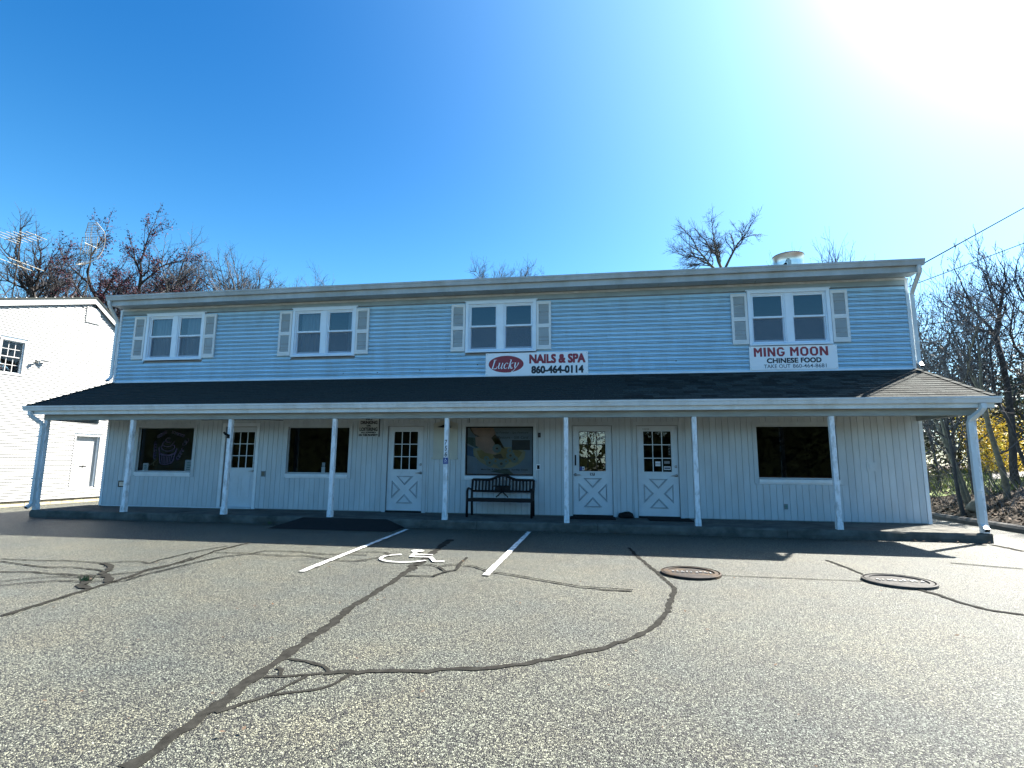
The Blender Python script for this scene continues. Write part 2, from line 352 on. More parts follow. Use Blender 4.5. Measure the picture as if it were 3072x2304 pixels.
def text_part(name, txt, parent, m, x0, x1, z0, z1, y, bold=0.0, shear=0.0, fat=0.0):
    """built-in font turned into a flat mesh that fills x0..x1 by z0..z1 on a wall facing -Y (y gives the plane)"""
    cu = bpy.data.curves.new('lettering', 'FONT'); cu.body = txt; cu.size = 1; cu.offset = bold; cu.shear = shear; cu.resolution_u = 3; cu.extrude = 0.0
    o = bpy.data.objects.new('lettering', cu); COL.objects.link(o)
    dg = bpy.context.evaluated_depsgraph_get(); me = bpy.data.meshes.new_from_object(o.evaluated_get(dg))
    bpy.data.objects.remove(o); bpy.data.curves.remove(cu)
    xs = [v.co.x for v in me.vertices]; zs = [v.co.y for v in me.vertices]
    ax, bx_, az, bz = min(xs), max(xs), min(zs), max(zs)
    if not isinstance(y, tuple):
        for v in me.vertices:
            v.co = (x0 + (v.co.x - ax) / (bx_ - ax) * (x1 - x0), y, z0 + (v.co.y - az) / (bz - az) * (z1 - z0))
    else:   # flat on the ground: y = (plane z,)
        for v in me.vertices:
            v.co = (x0 + (v.co.x - ax) / (bx_ - ax) * (x1 - x0), z0 + (v.co.y - az) / (bz - az) * (z1 - z0), y[0])
    if fat:     # heavier strokes: the letters struck a few times, each a hair in front of the last
        vs0 = [v.co.copy() for v in me.vertices]; fs0 = [tuple(p.vertices) for p in me.polygons]; b = MB()
        for k, (du, dv) in enumerate(((-1, -1), (1, 1), (-1, 1), (1, -1), (0, 0))): b.add([(v.x + du * fat, v.y - k * 0.0002, v.z + dv * fat) for v in vs0], fs0)
        bpy.data.meshes.remove(me); me = b.mesh(name, m)
    me.materials.clear(); me.materials.append(m); me.name = name
    p = bpy.data.objects.new(name, me); COL.objects.link(p); p.parent = parent; return p
# ------------------------------------------------------------------ ground
def sm(t): t = max(0.0, min(1.0, t)); return t * t * (3 - 2 * t)
KX = 9.78
def hgt(x, y):
    z = -0.38 * sm((-13.0 - x) / 6.0)
    if x > KX:
        z += (0.06 + 1.2 * (1 - math.exp(-(x - KX) / 3.0))) * sm((y + 9.0) / 6.0)
    return z
def sheet(xs, ys, zf):
    mb = MB(); nx = len(xs)
    mb.v = [(x, y, zf(x, y)) for y in ys for x in xs]
    mb.f = [(j * nx + i, j * nx + i + 1, (j + 1) * nx + i + 1, (j + 1) * nx + i) for j in range(len(ys) - 1) for i in range(nx - 1)]
    return mb
def lin(a, b, n): return [a + (b - a) * i / n for i in range(n + 1)]
gx = [-500, -250, -120, -70, -45, -30] + lin(-20, -12, 8) + [-6, 0, 5, KX - 0.02] + lin(KX + 0.02, 18, 24) + [20, 24, 30, 45, 70, 120, 250, 500]
gy = [-500, -250, -120, -70, -40, -20, -12, -9] + lin(-8, 24, 32) + [30, 45, 70, 120, 250, 500]
def gz(x, y):
    z = hgt(x, y)
    if x < KX: return z - 0.06
    n_ = noise.noise(Vector((x * 0.9, y * 0.9, 0))) * 0.07 + noise.noise(Vector((x * 2.7, y * 2.7, 4))) * 0.03
    return z + n_ * min(1, (x - KX) / 0.6) * (1 if x < 25 else 0.3)
g = sheet(gx, gy, gz); og = g.part('ground', MT['soil'], None, smooth=True); tag(og, kind='structure')
ax_ = [-70, -45, -30] + lin(-20, -12, 16) + lin(-11, 9, 20) + [KX - 0.06]
ay_ = [-90, -50, -25] + lin(-16, 16, 32)
lot = sheet(ax_, ay_, hgt).part('parking_lot', MT['asphalt'], None, smooth=True); tag(lot, kind='structure')
# pale driveway on the rise beyond the bank, and its verge
dv = MB(); dvx = lin(0, 10, 12); dvy = lin(6.5, 17, 10)
dv.v = [(12.95 + 0.66 * (y - 6.0) + u, y, hgt(12.95 + 0.66 * (y - 6.0) + u, y) + 0.06) for y in dvy for u in dvx]
dv.f = [(j * 13 + i, j * 13 + i + 1, (j + 1) * 13 + i + 1, (j + 1) * 13 + i) for j in range(10) for i in range(12)]
dv = dv.part('driveway', MT['drive'], None, smooth=True); tag(dv, kind='structure')
# ------------------------------------------------------------------ crack sealant, painted lines
CRACKS = [(0.075,[(-1.09,-10.06),(-1.08,-9.90),(-1.10,-9.61),(-1.14,-9.29),(-1.17,-8.85),(-1.20,-8.45),(-1.23,-7.87),(-1.28,-7.45),(-1.31,-6.58),(-1.32,-5.88),(-1.36,-5.47)]),(0.11,[(-1.32,-5.62),(-1.37,-5.30),(-1.40,-4.94),(-1.46,-4.01),(-1.54,-2.92)]),(0.03,[(-1.06,-9.52),(-0.91,-9.27),(-0.77,-9.20),(-0.68,-9.16),(-0.62,-9.08),(-0.57,-8.88)]),(0.03,[(-1.10,-9.03),(-0.90,-8.97),(-0.76,-8.92)]),(0.05,[(-0.76,-8.92),(-0.54,-8.85),(-0.34,-8.79),(-0.17,-8.79),(0.03,-8.70),(0.25,-8.66),(0.46,-8.56),(0.67,-8.42),(0.90,-8.23),(1.03,-8.14),(1.21,-7.93),(1.38,-7.71),(1.53,-7.42),(1.64,-7.11),(1.75,-6.61),(1.87,-6.10),(1.86,-5.81),(1.81,-5.41),(1.73,-4.81),(1.65,-4.25),(1.55,-3.22)]),(0.03,[(-1.13,-8.71),(-0.98,-8.74),(-0.82,-8.80),(-0.73,-8.89)]),(0.02,[(-0.91,-9.27),(-0.87,-9.10),(-0.84,-8.96)]),(0.025,[(-1.11,-8.89),(-1.06,-8.91),(-1.01,-9.00)]),(0.022,[(2.52,-5.21),(3.03,-5.23),(3.58,-5.23),(4.18,-5.23)]),(0.04,[(4.32,-3.80),(4.36,-4.37),(4.35,-4.81)]),(0.05,[(4.56,-5.59),(4.64,-5.80),(4.66,-6.19),(4.77,-6.41),(4.96,-6.51)]),(0.04,[(6.00,-3.70),(6.32,-3.85),(6.71,-4.01)]),(0.06,[(7.87,-1.62),(7.89,-1.93),(7.88,-2.33)]),(0.03,[(1.05,-6.25),(1.38,-6.26)]),(0.05,[(-4.17,-8.22),(-4.20,-7.99),(-4.26,-7.63),(-4.33,-7.23),(-4.38,-6.96),(-4.44,-6.57),(-4.57,-6.20),(-4.53,-5.97),(-4.52,-5.55),(-4.71,-4.82),(-4.72,-4.42),(-4.74,-3.97)]),(0.03,[(-7.10,-5.97),(-6.55,-5.98),(-6.12,-5.90),(-5.65,-5.95),(-5.49,-5.96),(-5.31,-5.80),(-5.08,-5.78),(-4.88,-5.86),(-4.94,-5.57),(-4.96,-5.02),(-4.86,-4.36)]),(0.03,[(-6.92,-6.11),(-6.18,-6.29),(-5.87,-6.34),(-5.57,-6.28),(-5.12,-6.36),(-4.91,-6.47)]),(0.035,[(-6.18,-6.68),(-5.79,-6.61),(-5.50,-6.65),(-5.03,-6.66),(-4.77,-6.65),(-4.70,-6.54),(-4.54,-6.35),(-4.49,-6.02),(-4.64,-5.38)]),(0.03,[(-5.60,-7.12),(-5.44,-6.90),(-5.25,-6.77),(-4.85,-6.74),(-4.74,-6.68)]),(0.03,[(-5.41,-7.27),(-5.21,-7.09),(-5.07,-6.96),(-4.65,-6.93),(-4.51,-6.86)]),(0.07,[(-5.49,-5.96),(-5.15,-6.15),(-4.98,-6.38),(-4.95,-6.48),(-4.65,-6.70),(-4.40,-6.92)]),(0.08,[(-4.85,-6.74),(-4.60,-7.04),(-4.56,-7.11),(-4.33,-7.23)]),(0.035,[(-4.44,-6.93),(-4.29,-6.81),(-4.35,-6.55),(-4.33,-6.20),(-4.32,-5.64),(-4.25,-5.23),(-4.04,-4.98),(-3.98,-4.67),(-3.45,-4.64),(-2.98,-4.77),(-2.32,-4.71)]),(0.03,[(-4.61,-4.95),(-4.08,-4.92),(-3.49,-5.01),(-3.14,-4.94),(-2.71,-5.13),(-2.37,-5.22),(-2.13,-5.14)]),(0.03,[(-2.30,-5.20),(-2.17,-5.07),(-2.10,-4.94),(-2.02,-4.79),(-1.97,-4.63),(-2.14,-4.46),(-2.35,-4.43),(-2.62,-4.53)]),(0.04,[(-1.28,-5.97),(-1.12,-5.96),(-0.93,-5.94),(-0.85,-5.67),(-0.75,-5.55),(-0.79,-5.25),(-0.82,-4.88),(-0.83,-4.64)]),(0.035,[(-1.37,-5.33),(-1.18,-5.26),(-1.04,-5.37),(-0.97,-5.25),(-0.82,-5.19),(-0.58,-5.26),(-0.33,-5.54),(0.04,-5.72),(0.47,-5.96),(0.85,-6.18),(1.41,-6.23)]),(0.03,[(-1.04,-5.37),(-0.84,-5.67)])]
def densify(p, step=0.16, jit=0.012):
    out = []
    for a, b in zip(p, p[1:]):
        n = max(1, int(math.dist(a, b) / step))
        for i in range(n):
            t = i / n; out.append((a[0] + (b[0] - a[0]) * t + rnd.uniform(-jit, jit), a[1] + (b[1] - a[1]) * t + rnd.uniform(-jit, jit)))
    out.append(p[-1]); return out
for i, (w, p) in enumerate(CRACKS):
    s = MB().ribbon(densify(p, 0.06, w * 0.2), w * 1.05, 0.004 + i * 0.0004, 0.42).part('crack_seal', MT['sealant'], None); tag(s, kind='structure')
def chalky_line(p0, p1, w):
    mb = MB(); n = 26
    for k in range(n):
        a, b = k / n, (k + 1) / n
        mb.ribbon([(p0[0] + (p1[0] - p0[0]) * a, p0[1] + (p1[1] - p0[1]) * a), (p0[0] + (p1[0] - p0[0]) * b, p0[1] + (p1[1] - p0[1]) * b)], w, 0.018, 0.16)
    return mb
for p0, p1 in (((-2.60, -6.01), (-2.75, -1.78)), ((-0.31, -5.8), (-0.28, -1.66))):
    tag(chalky_line(p0, p1, 0.082).part('parking_line', MT['road_paint'], None), kind='structure')
def isa(T, mb, w=0.09):
    """wheelchair symbol in a unit square"""
    mb.poly([(0.40 + 0.09 * math.cos(t * PI / 8), 0.93 + 0.085 * math.sin(t * PI / 8)) for t in range(16)], T)
    mb.stroke([(0.41, 0.80), (0.46, 0.46)], w, T); mb.stroke([(0.43, 0.63), (0.70, 0.63)], w * 0.8, T)
    mb.stroke([(0.44, 0.45), (0.72, 0.45), (0.86, 0.14), (0.98, 0.18)], w, T)
    mb.stroke([(0.43 + 0.32 * math.cos(R_(a)), 0.31 + 0.31 * math.sin(R_(a))) for a in range(118, 352, 13)], w * 0.85, T)
    return mb
sy = isa(lambda u, v: (-2.13 + 1.1 * u, -5.2 + 1.0 * v, 0.02), MB(), 0.055).part('parking_symbol', MT['worn_paint'], None); tag(sy, kind='structure')
# tar ramp up to the walkway
rp = MB()
rp.add([(-5.25, -1.4, 0.16), (-3.35, -1.4, 0.16), (-5.6, -2.15, 0.006), (-2.95, -2.15, 0.006), (-5.6, -1.4, 0.002), (-2.95, -1.4, 0.002), (-4.9, -1.75, 0.13), (-3.7, -1.75, 0.13)],
       [(0, 6, 7, 1), (6, 2, 3, 7), (0, 4, 2, 6), (1, 7, 3, 5)])
tag(rp.part('ramp', MT['new_asphalt'], None, smooth=True), kind='structure')
# ------------------------------------------------------------------ walkway slab, in poured sections
wk = bpy.data.objects.new('walkway', None); COL.objects.link(wk); tag(wk, kind='structure')
cuts = [-12.24, -8.3, -5.0, -1.4, 1.06, 4.6, 8.06]
for a, b in zip(cuts, cuts[1:]):
    mb = MB(); n = max(4, int((b - a) / 0.11)); a += 0.004; b -= 0.004
    prof = [(-1.40, 0.0), (-1.405, 0.06), (-1.40, 0.13), (-1.385, 0.165), (-1.36, 0.17), (-0.4, 0.171), (0.1, 0.171), (0.1, 0.0)]
    for i in range(n + 1):
        x = a + (b - a) * i / n
        for j, (py, pz) in enumerate(prof):
            q = noise.noise(Vector((x * 3.1, j * 1.7, 0.5))) * (0.016 if j in (1, 2, 3) else 0.004)
            mb.v.append((x, py - q, pz + (q * 0.5 if 0 < j < 5 else 0)))
    k = len(prof)
    mb.f = [(i * k + j, (i + 1) * k + j, (i + 1) * k + j + 1, i * k + j + 1) for i in range(n) for j in range(k - 1)]
    mb.f += [tuple(range(k - 1, -1, -1)), tuple(range(n * k, n * k + k))]
    mb.part('slab_section', MT['concrete'], wk)
# ------------------------------------------------------------------ the shop building
XL, XR = -11.82, 7.862
S = root('shop_building', 'long two storey building with blue lap siding above a shingled porch with white posts', 'shop building')
WIN = [(-10.86, -9.23), (-6.60, -4.955), (-2.013, -0.39), (4.542, 6.173)]; WZ = (1.065, 2.21)
DOOR = [(-8.33, -7.46), (-3.957, -3.047), (0.512, 1.425), (1.965, 2.88)]; DZ = (0.20, 2.225)
UPC = [-10.085, -5.795, -1.19, 5.38]; UZ = (4.0, 5.28)
core_h = [(a, b, WZ[0], WZ[1]) for a, b in WIN] + [(a, b, 0.17, DZ[1]) for a, b in DOOR] + [(c - 0.80, c + 0.80, 4.06, 5.21) for c in UPC]
mb = MB()
for x0, x1, z0, z1 in wall_rects(XL + .02, XR - .02, 0.16, 5.46, core_h): mb.box(x0, x1, 0.013, 0.11, z0, z1)
mb.part('wall', MT['core'], S)
# rear, end walls lapped like the front, floors and dark rooms
mb = MB(); mb.box(XL + .02, XR - .02, 8.9, 9.0, 0, 5.46); mb.part('rear_wall', MT['siding'], S)
for xe, sgn in ((XL, -1), (XR, 1)):
    mb = MB(); x_in = xe - sgn * 0.06
    nz_ = int((6.9 - 0.17) / 0.1025)
    for k in range(nz_):
        z0 = 0.17 + k * 0.1025
        y0, y1 = 0.012, 8.99
        if z0 > 5.6: y0 = 0.012 + (z0 - 5.5) / 0.25; y1 = 9.0 - (z0 - 5.5) / 0.25
        if y1 - y0 < 0.2: break
        mb.add([(xe + sgn * 0.0, y0, z0), (xe + sgn * 0.0, y1, z0), (xe - sgn * 0.016, y0, z0 + 0.1025), (xe - sgn * 0.016, y1, z0 + 0.1025),
                (x_in, y0, z0), (x_in, y1, z0), (x_in, y0, z0 + 0.1025), (x_in, y1, z0 + 0.1025)],
               [(0, 1, 3, 2), (4, 6, 7, 5), (0, 4, 5, 1), (2, 3, 7, 6), (0, 2, 6, 4), (1, 5, 7, 3)])
    mb.part('end_wall', MT['siding'], S)
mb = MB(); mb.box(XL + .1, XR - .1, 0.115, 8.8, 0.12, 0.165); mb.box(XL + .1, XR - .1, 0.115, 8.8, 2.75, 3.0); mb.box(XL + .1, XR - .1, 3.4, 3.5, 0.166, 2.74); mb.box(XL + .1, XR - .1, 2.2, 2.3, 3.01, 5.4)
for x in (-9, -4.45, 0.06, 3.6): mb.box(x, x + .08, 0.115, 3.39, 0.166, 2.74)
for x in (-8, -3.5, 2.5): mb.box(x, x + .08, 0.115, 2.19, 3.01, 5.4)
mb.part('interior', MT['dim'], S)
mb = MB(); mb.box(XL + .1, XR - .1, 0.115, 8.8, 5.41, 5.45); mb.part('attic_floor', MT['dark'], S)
# grooved planks of the ground floor
casing = 0.085
plank_h = [(a - casing, b + casing, WZ[0] - 0.125, WZ[1] + casing) for a, b in WIN] + [(a - casing, b + casing, 0.17, DZ[1] + casing) for a, b in DOOR]
x = XL + 0.075; pk = 0
while x < XR - 0.08:
    w = 0.134 if pk % 3 else 0.128
    x1 = min(x + w, XR - 0.075)
    zs = sorted({0.19, 2.47} | {z for h in plank_h if h[0] < x1 and h[1] > x for z in h[2:] if 0.19 < z < 2.47})
    segs = []
    for p, q in zip(zs, zs[1:]):
        for a, b in holes_x(p, q, x, x1, plank_h): segs.append([a, b, p, q])
    merged = []
    for sg in segs:
        if merged and merged[-1][0] == sg[0] and merged[-1][1] == sg[1] and abs(merged[-1][3] - sg[2]) < 1e-6: merged[-1][3] = sg[3]
        else: merged.append(sg)
    for a, b, p, q in merged:
        if b - a > 0.012 and q - p > 0.02:
            d = rnd.uniform(-0.0015, 0.0015)
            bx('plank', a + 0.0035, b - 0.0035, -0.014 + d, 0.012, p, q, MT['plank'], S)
    x = x1; pk += 1
for xa, xb in ((XL, XL + 0.072), (XR - 0.072, XR)): bx('corner_board', xa, xb, -0.024, 0.012, 0.18, 3.42, MT['white'], S)
bx('base_trim', XL + .08, -8.42, -0.02, 0.012, 0.172, 0.188, MT['white'], S)
# lap siding of the upper floor
side_h = [(c - 0.875, c + 0.875, 3.995, 5.285) for c in UPC]
zz = 3.415; row = 0
while zz < 5.2:
    top = min(zz + 0.1025, 5.285)
    for a, b in holes_x(zz + 0.02, top - 0.005, XL + 0.06, XR - 0.06, side_h):
        xs_ = [a]; xx = a + rnd.uniform(1.2, 3.7)
        while xx < b - 0.5: xs_.append(xx); xx += 3.66
        xs_.append(b)
        for p, q in zip(xs_, xs_[1:]):
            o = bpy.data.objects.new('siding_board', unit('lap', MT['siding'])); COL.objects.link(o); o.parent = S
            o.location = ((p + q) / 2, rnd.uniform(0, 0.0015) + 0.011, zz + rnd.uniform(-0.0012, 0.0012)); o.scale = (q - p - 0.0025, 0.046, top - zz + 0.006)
            o.rotation_euler = (0, rnd.uniform(-1, 1) * 0.0006, 0)
    zz += 0.1025; row += 1
for xa, xb in ((XL - .004, XL + 0.058), (XR - 0.058, XR + .004)): bx('corner_board', xa, xb, -0.03, 0.012, 3.421, 5.44, MT['white'], S)
bx('frieze_board', XL + .06, XR - .06, -0.03, 0.012, 5.29, 5.455, MT['soffit'], S)
bx('frieze_trim', XL + .06, XR - .06, -0.042, -0.031, 5.40, 5.45, MT['gutter'], S)
# flashing where the porch roof meets the wall
MB().prism([(-0.045, 3.405), (-0.02, 3.405), (-0.02, 3.45), (-0.03, 3.45)], XL, XR).part('flashing', MT['white'], S)
# eave: soffit panels, fascia, gutter
EX0, EX1 = -11.78, 7.93
x = EX0
while x < EX1 - 0.02:
    x1 = min(x + 0.3048, EX1); z = rnd.uniform(-0.0015, 0.0015)
    bx('soffit_panel', x + 0.004, x1 - 0.004, -0.43, -0.044, 5.458 + z, 5.468, MT['soffit'], S); x = x1
MB().box(EX0, EX1, -0.45, 0.012, 5.470, 5.49).part('soffit_backing', MT['core'], S)
bx('fascia', EX0, EX1, -0.455, -0.432, 5.43, 5.60, MT['gutter_old'], S)
def gutter(name, x0, x1, y, zt, h, d, m=None):
    pr = [(y + d, zt - h), (y + 0.035, zt - h), (y + 0.018, zt - h * 0.45), (y + 0.004, zt - h * 0.28), (y, zt), (y + 0.012, zt), (y + 0.012, zt - 0.012), (y + 0.02, zt - h * 0.3), (y + 0.04, zt - h + 0.008), (y + d - 0.003, zt - h + 0.008), (y + d - 0.003, zt), (y + d, zt)]
    mb = MB().prism(pr, x0, x1, 'x')
    for xe in (x0 - 0.002, x1): mb.prism([pr[0], pr[1], pr[2], pr[3], pr[4], pr[11]], xe, xe + 0.002, 'x')
    return mb.part(name, m or MT['gutter'], S)
gutter('gutter', EX0 - .02, EX1 + .02, -0.565, 5.685, 0.125, 0.108, MT['gutter_old'])
gutter('gutter', -12.55, 8.31, -1.66, 2.625, 0.115, 0.105)
# upper roof, low gable
for sgn in (1, -1):
    y0, y1 = (-0.47, 4.5) if sgn == 1 else (9.47, 4.5)
    mb = MB(); mb.add([(EX0 - .03, y0, 5.60), (EX1 + .03, y0, 5.60), (EX1 + .03, y1, 6.86), (EX0 - .03, y1, 6.86), (EX0 - .03, y0, 5.66), (EX1 + .03, y0, 5.66), (EX1 + .03, y1, 6.92), (EX0 - .03, y1, 6.92)],
           [(0, 3, 2, 1), (4, 5, 6, 7), (0, 1, 5, 4), (1, 2, 6, 5), (2, 3, 7, 6), (3, 0, 4, 7)] if sgn == 1 else [(0, 1, 2, 3), (4, 7, 6, 5), (0, 4, 5, 1), (1, 5, 6, 2), (2, 6, 7, 3), (3, 7, 4, 0)])
    mb.part('roof', MT['shingle'], S)
# ------------------------------------------------------------------ porch
PX0, PX1, PY = -12.50, 8.26, -1.60          # eave line
PZ0, PZ1 = 2.625, 3.42
def roof_x(t): return XL + (PX0 - XL) * (1 - t), XR + (PX1 - XR) * (1 - t)    # t = 0 at the eave, 1 at the wall
mb = MB()
a0, b0 = roof_x(0); a1, b1 = roof_x(1)
mb.add([(a0, PY, PZ0 - .02), (b0, PY, PZ0 - .02), (b1, 0.0, PZ1 - .02), (a1, 0.0, PZ1 - .02), (a0, PY, PZ0 - .07), (b0, PY, PZ0 - .07), (b1, 0.0, PZ1 - .07), (a1, 0.0, PZ1 - .07), (a0, 0.0, PZ0 - .02), (b0, 0.0, PZ0 - .02), (a0, 0.0, PZ0 - .07), (b0, 0.0, PZ0 - .07)],
       [(0, 1, 2, 3), (5, 4, 7, 6), (0, 4, 5, 1), (0, 3, 8), (1, 9, 2), (0, 8, 10, 4), (1, 5, 11, 9), (2, 9, 11, 6), (3, 7, 10, 8)])
mb.part('porch_roof', MT['core'], S)
slope_l = math.hypot(PY, PZ1 - PZ0); ang = math.atan2(PZ1 - PZ0, -PY); NR = 14; ex = slope_l / NR
ca, sa = math.cos(ang), math.sin(ang)
tiles = []
for r in range(NR):
    t0, t1 = r / NR, (r + 1) / NR
    xa, xb = roof_x(t0); xa2, xb2 = roof_x(min(1, t1)); xa -= 0.02; xb += 0.02
    x = xa - rnd.uniform(0.02, 0.3)
    while x < xb:
        w = 0.3 + rnd.uniform(-0.012, 0.012)
        p, q = max(x, xa), min(x + w, xb)
        if q - p > 0.03: tiles.append((p, q, r))
        x += w + 0.004
tiles.sort(key=lambda t: -t[1])
def tile_verts(p, q, r):
    d0, d1 = r * ex - 0.012, min((r + 1) * ex + 0.01, slope_l - 0.002); th = 0.011 + rnd.uniform(0, 0.003)
    tA, tB = d0 / slope_l, min(1, d1 / slope_l)
    la, ra = roof_x(max(0, tA)); lb, rb = roof_x(tB)
    pa, qa = max(p, la - .02), min(q, ra + .02); pb, qb = max(p, lb - .02), min(q, rb + .02)
    pb = min(pb, qa - 0.004); qb = max(qb, pb + 0.003)
    def W(x_, d, h): return (x_, PY + d * ca - h * sa, PZ0 + d * sa + h * ca)
    return [W(pa, d0, th), W(qa, d0, th), W(qb, d1, 0.003), W(pb, d1, 0.003), W(pa, d0, -0.005), W(qa, d0, -0.005), W(qb, d1, -0.015), W(pb, d1, -0.015)]
TF = [(0, 1, 2, 3), (0, 4, 5, 1), (1, 5, 6, 2), (3, 7, 4, 0), (2, 6, 7, 3)]
for p, q, r in tiles[:300]:
    mb = MB(); mb.add(tile_verts(p, q, r), TF); mb.part('shingle', MT['shingle'], S)
mb = MB()
for p, q, r in tiles[300:]: mb.add(tile_verts(p, q, r), TF)
mb.part('shingle', MT['shingle'], S, kind='stuff')
for (xe, xw) in ((PX0, XL), (PX1, XR)):    # hip caps down both ends
    mb = MB(); dx = xe - xw
    for k in range(8):
        t0, t1 = k / 8, (k + 1) / 8 + 0.02
        A = Vector((xe - dx * t0, PY * (1 - t0), PZ0 + (PZ1 - PZ0) * t0 + 0.02)); B = Vector((xe - dx * t1, PY * (1 - t1), PZ0 + (PZ1 - PZ0) * t1 + 0.012))
        mb.add([A + Vector((-.09, -.02, 0)), A + Vector((0, 0, .012)), A + Vector((.09, .02, -.03)), B + Vector((-.09, -.02, -.004)), B + Vector((0, 0, .006)), B + Vector((.09, .02, -.034))] if dx > 0 else
               [A + Vector((-.09, .02, -.03)), A + Vector((0, 0, .012)), A + Vector((.09, -.02, 0)), B + Vector((-.09, .02, -.034)), B + Vector((0, 0, .006)), B + Vector((.09, -.02, -.004))],
               [(0, 1, 4, 3), (1, 2, 5, 4)])
    mb.part('hip_cap', MT['shingle'], S)
bx('porch_fascia', PX0 + .02, PX1 - .02, -1.555, -1.525, 2.425, 2.545, MT['gutter'], S)
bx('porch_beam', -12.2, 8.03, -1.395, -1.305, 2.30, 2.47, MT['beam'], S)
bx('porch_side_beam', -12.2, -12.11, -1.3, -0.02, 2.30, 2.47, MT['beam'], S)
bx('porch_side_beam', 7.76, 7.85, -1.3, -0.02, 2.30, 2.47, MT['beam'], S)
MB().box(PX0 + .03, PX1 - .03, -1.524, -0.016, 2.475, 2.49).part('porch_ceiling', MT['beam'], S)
POSTX = [-9.7585, -7.2063, -4.6644, -2.0988, 0.4460, 2.9958, 5.5396]
for i, px in enumerate(POSTX + [-12.14, 7.965]):
    mb = MB(); w = 0.045; b = 0.006
    oct_ = [(-w, -w + b), (-w + b, -w), (w - b, -w), (w, -w + b), (w, w - b), (w - b, w), (-w + b, w), (-w, w - b)]
    lean = rnd.uniform(-0.006, 0.006)
    mb.prism([(px + u, -1.35 + v) for u, v in oct_], 0.172, 2.299, 'z')
    p = mb.part('porch_post', MT['post'], S)
    mb = MB(); w += 0.008
    for (a_, b_, c_, d_) in ((-w, w, -w, -w + .006), (-w, w, w - .006, w), (-w, -w + .006, -w + .006, w - .006), (w - .006, w, -w + .006, w - .006)):
        mb.box(px + a_, px + b_, -1.35 + c_, -1.35 + d_, 0.173, 0.30 + rnd.uniform(-.01, .02))
    mb.part('base_wrap', MT['post'], p)
def downspout(pts, w=0.062, d=0.045, mouth=True):
    """square pipe through points, with mitred elbows"""
    mb = MB(); P = [Vector(p) for p in pts]
    for i, p in enumerate(P):
        dd = (P[min(i + 1, len(P) - 1)] - P[max(i - 1, 0)]).normalized()
        a = Vector((1, 0, 0)); a = (a - dd * a.dot(dd)).normalized(); b = dd.cross(a)
        for u, v in ((-1, -1), (1, -1), (1, 1), (-1, 1)):
            q = p + a * u * w / 2 + b * v * d / 2; mb.v.append(tuple(q))
    for i in range(len(P) - 1):
        for k in range(4):
            k2 = (k + 1) % 4; mb.f.append((i * 4 + k, i * 4 + k2, i * 4 + 4 + k2, i * 4 + 4 + k))
    o = mb.part('downspout', MT['gutter'], S)
    st = MB()
    for z in (0.9, 1.9) if P[-1].z < 1 else (4.0, 5.0):
        zs_ = [p for p in P if True]
        st.box(P[-2].x - w / 2 - .012, P[-2].x + w / 2 + .012, P[-2].y - d / 2 - .004, P[-2].y - d / 2 - .001, z, z + 0.03)
    st.part('strap', MT['gutter'], o)
    e = P[-1]; dr = (P[-1] - P[-2]).normalized() * 0.004; m2 = MB(); a = Vector((1, 0, 0)); b = dr.normalized().cross(a)
    m2.add([e + dr + a * u * (w / 2 - .006) + b * v * (d / 2 - .006) for u, v in ((-1, -1), (1, -1), (1, 1), (-1, 1))], [(0, 1, 2, 3)])
    m2.part('spout_mouth', MT['black'], o)
downspout([(-12.36, -1.60, 2.50), (-12.36, -1.60, 2.42), (-12.34, -1.56, 2.37), (-12.19, -1.45, 2.22), (-12.17, -1.43, 2.15), (-12.17, -1.43, 0.36), (-12.17, -1.45, 0.30), (-12.17, -1.56, 0.235)], 0.085, 0.065)
downspout([(8.02, -1.60, 2.50), (8.02, -1.60, 2.42), (8.0, -1.56, 2.36), (7.89, -1.45, 2.22), (7.875, -1.43, 2.15), (7.875, -1.43, 0.36), (7.875, -1.45, 0.30), (7.875, -1.56, 0.235)], 0.085, 0.065)
downspout([(7.85, -0.51, 5.56), (7.85, -0.50, 5.50), (7.87, -0.46, 5.42), (7.905, -0.10, 5.12), (7.91, -0.05, 5.05), (7.91, -0.05, 3.62), (7.91, -0.06, 3.56), (7.88, -0.20, 3.44)], 0.07, 0.05)
downspout([(-11.72, -0.51, 5.56), (-11.72, -0.50, 5.50), (-11.74, -0.46, 5.42), (-11.85, -0.10, 5.14), (-11.865, -0.05, 5.05), (-11.865, -0.05, 3.62), (-11.865, -0.06, 3.56), (-11.83, -0.2, 3.44)], 0.07, 0.05)
# ------------------------------------------------------------------ shop windows
def shop_window(a, b, seed):
    mb = MB(); z0, z1 = WZ; c = casing
    mb.box(a - c, a, -0.028, 0.012, z0 - 0.12, z1 + c); mb.box(b, b + c, -0.028, 0.012, z0 - 0.12, z1 + c)
    mb.box(a, b, -0.028, 0.012, z1, z1 + c)
    w = mb.part('shop_window', MT['plank'], S)
    mb = MB(); mb.add([(a, -0.05, z0 - 0.018), (b, -0.05, z0 - 0.018), (b, 0.06, z0), (a, 0.06, z0), (a, -0.05, z0 - 0.09), (b, -0.05, z0 - 0.09), (b, 0.012, z0 - 0.09), (a, 0.012, z0 - 0.09)],
        [(0, 1, 2, 3), (0, 4, 5, 1), (4, 7, 6, 5), (0, 3, 7, 4), (1, 5, 6, 2)])
    mb.box(a, b, -0.02, 0.011, z0 - 0.12, z0 - 0.091)
    mb.part('sill', MT['white'], w)
    frame(MB(), a + .001, b - .001, z0 + .001, z1 - .001, 0.018, 0.03, 0.062).part('frame', MT['black'] if seed == 2 else MT['plank'], w)
    mb = MB(); mb.add([(a + .019, 0.045, z0 + .019), (b - .019, 0.045, z0 + .019), (b - .019, 0.045, z1 - .019), (a + .019, 0.045, z1 - .019)], [(0, 1, 2, 3)])
    mb.part('pane', MT['glass'], w); return w
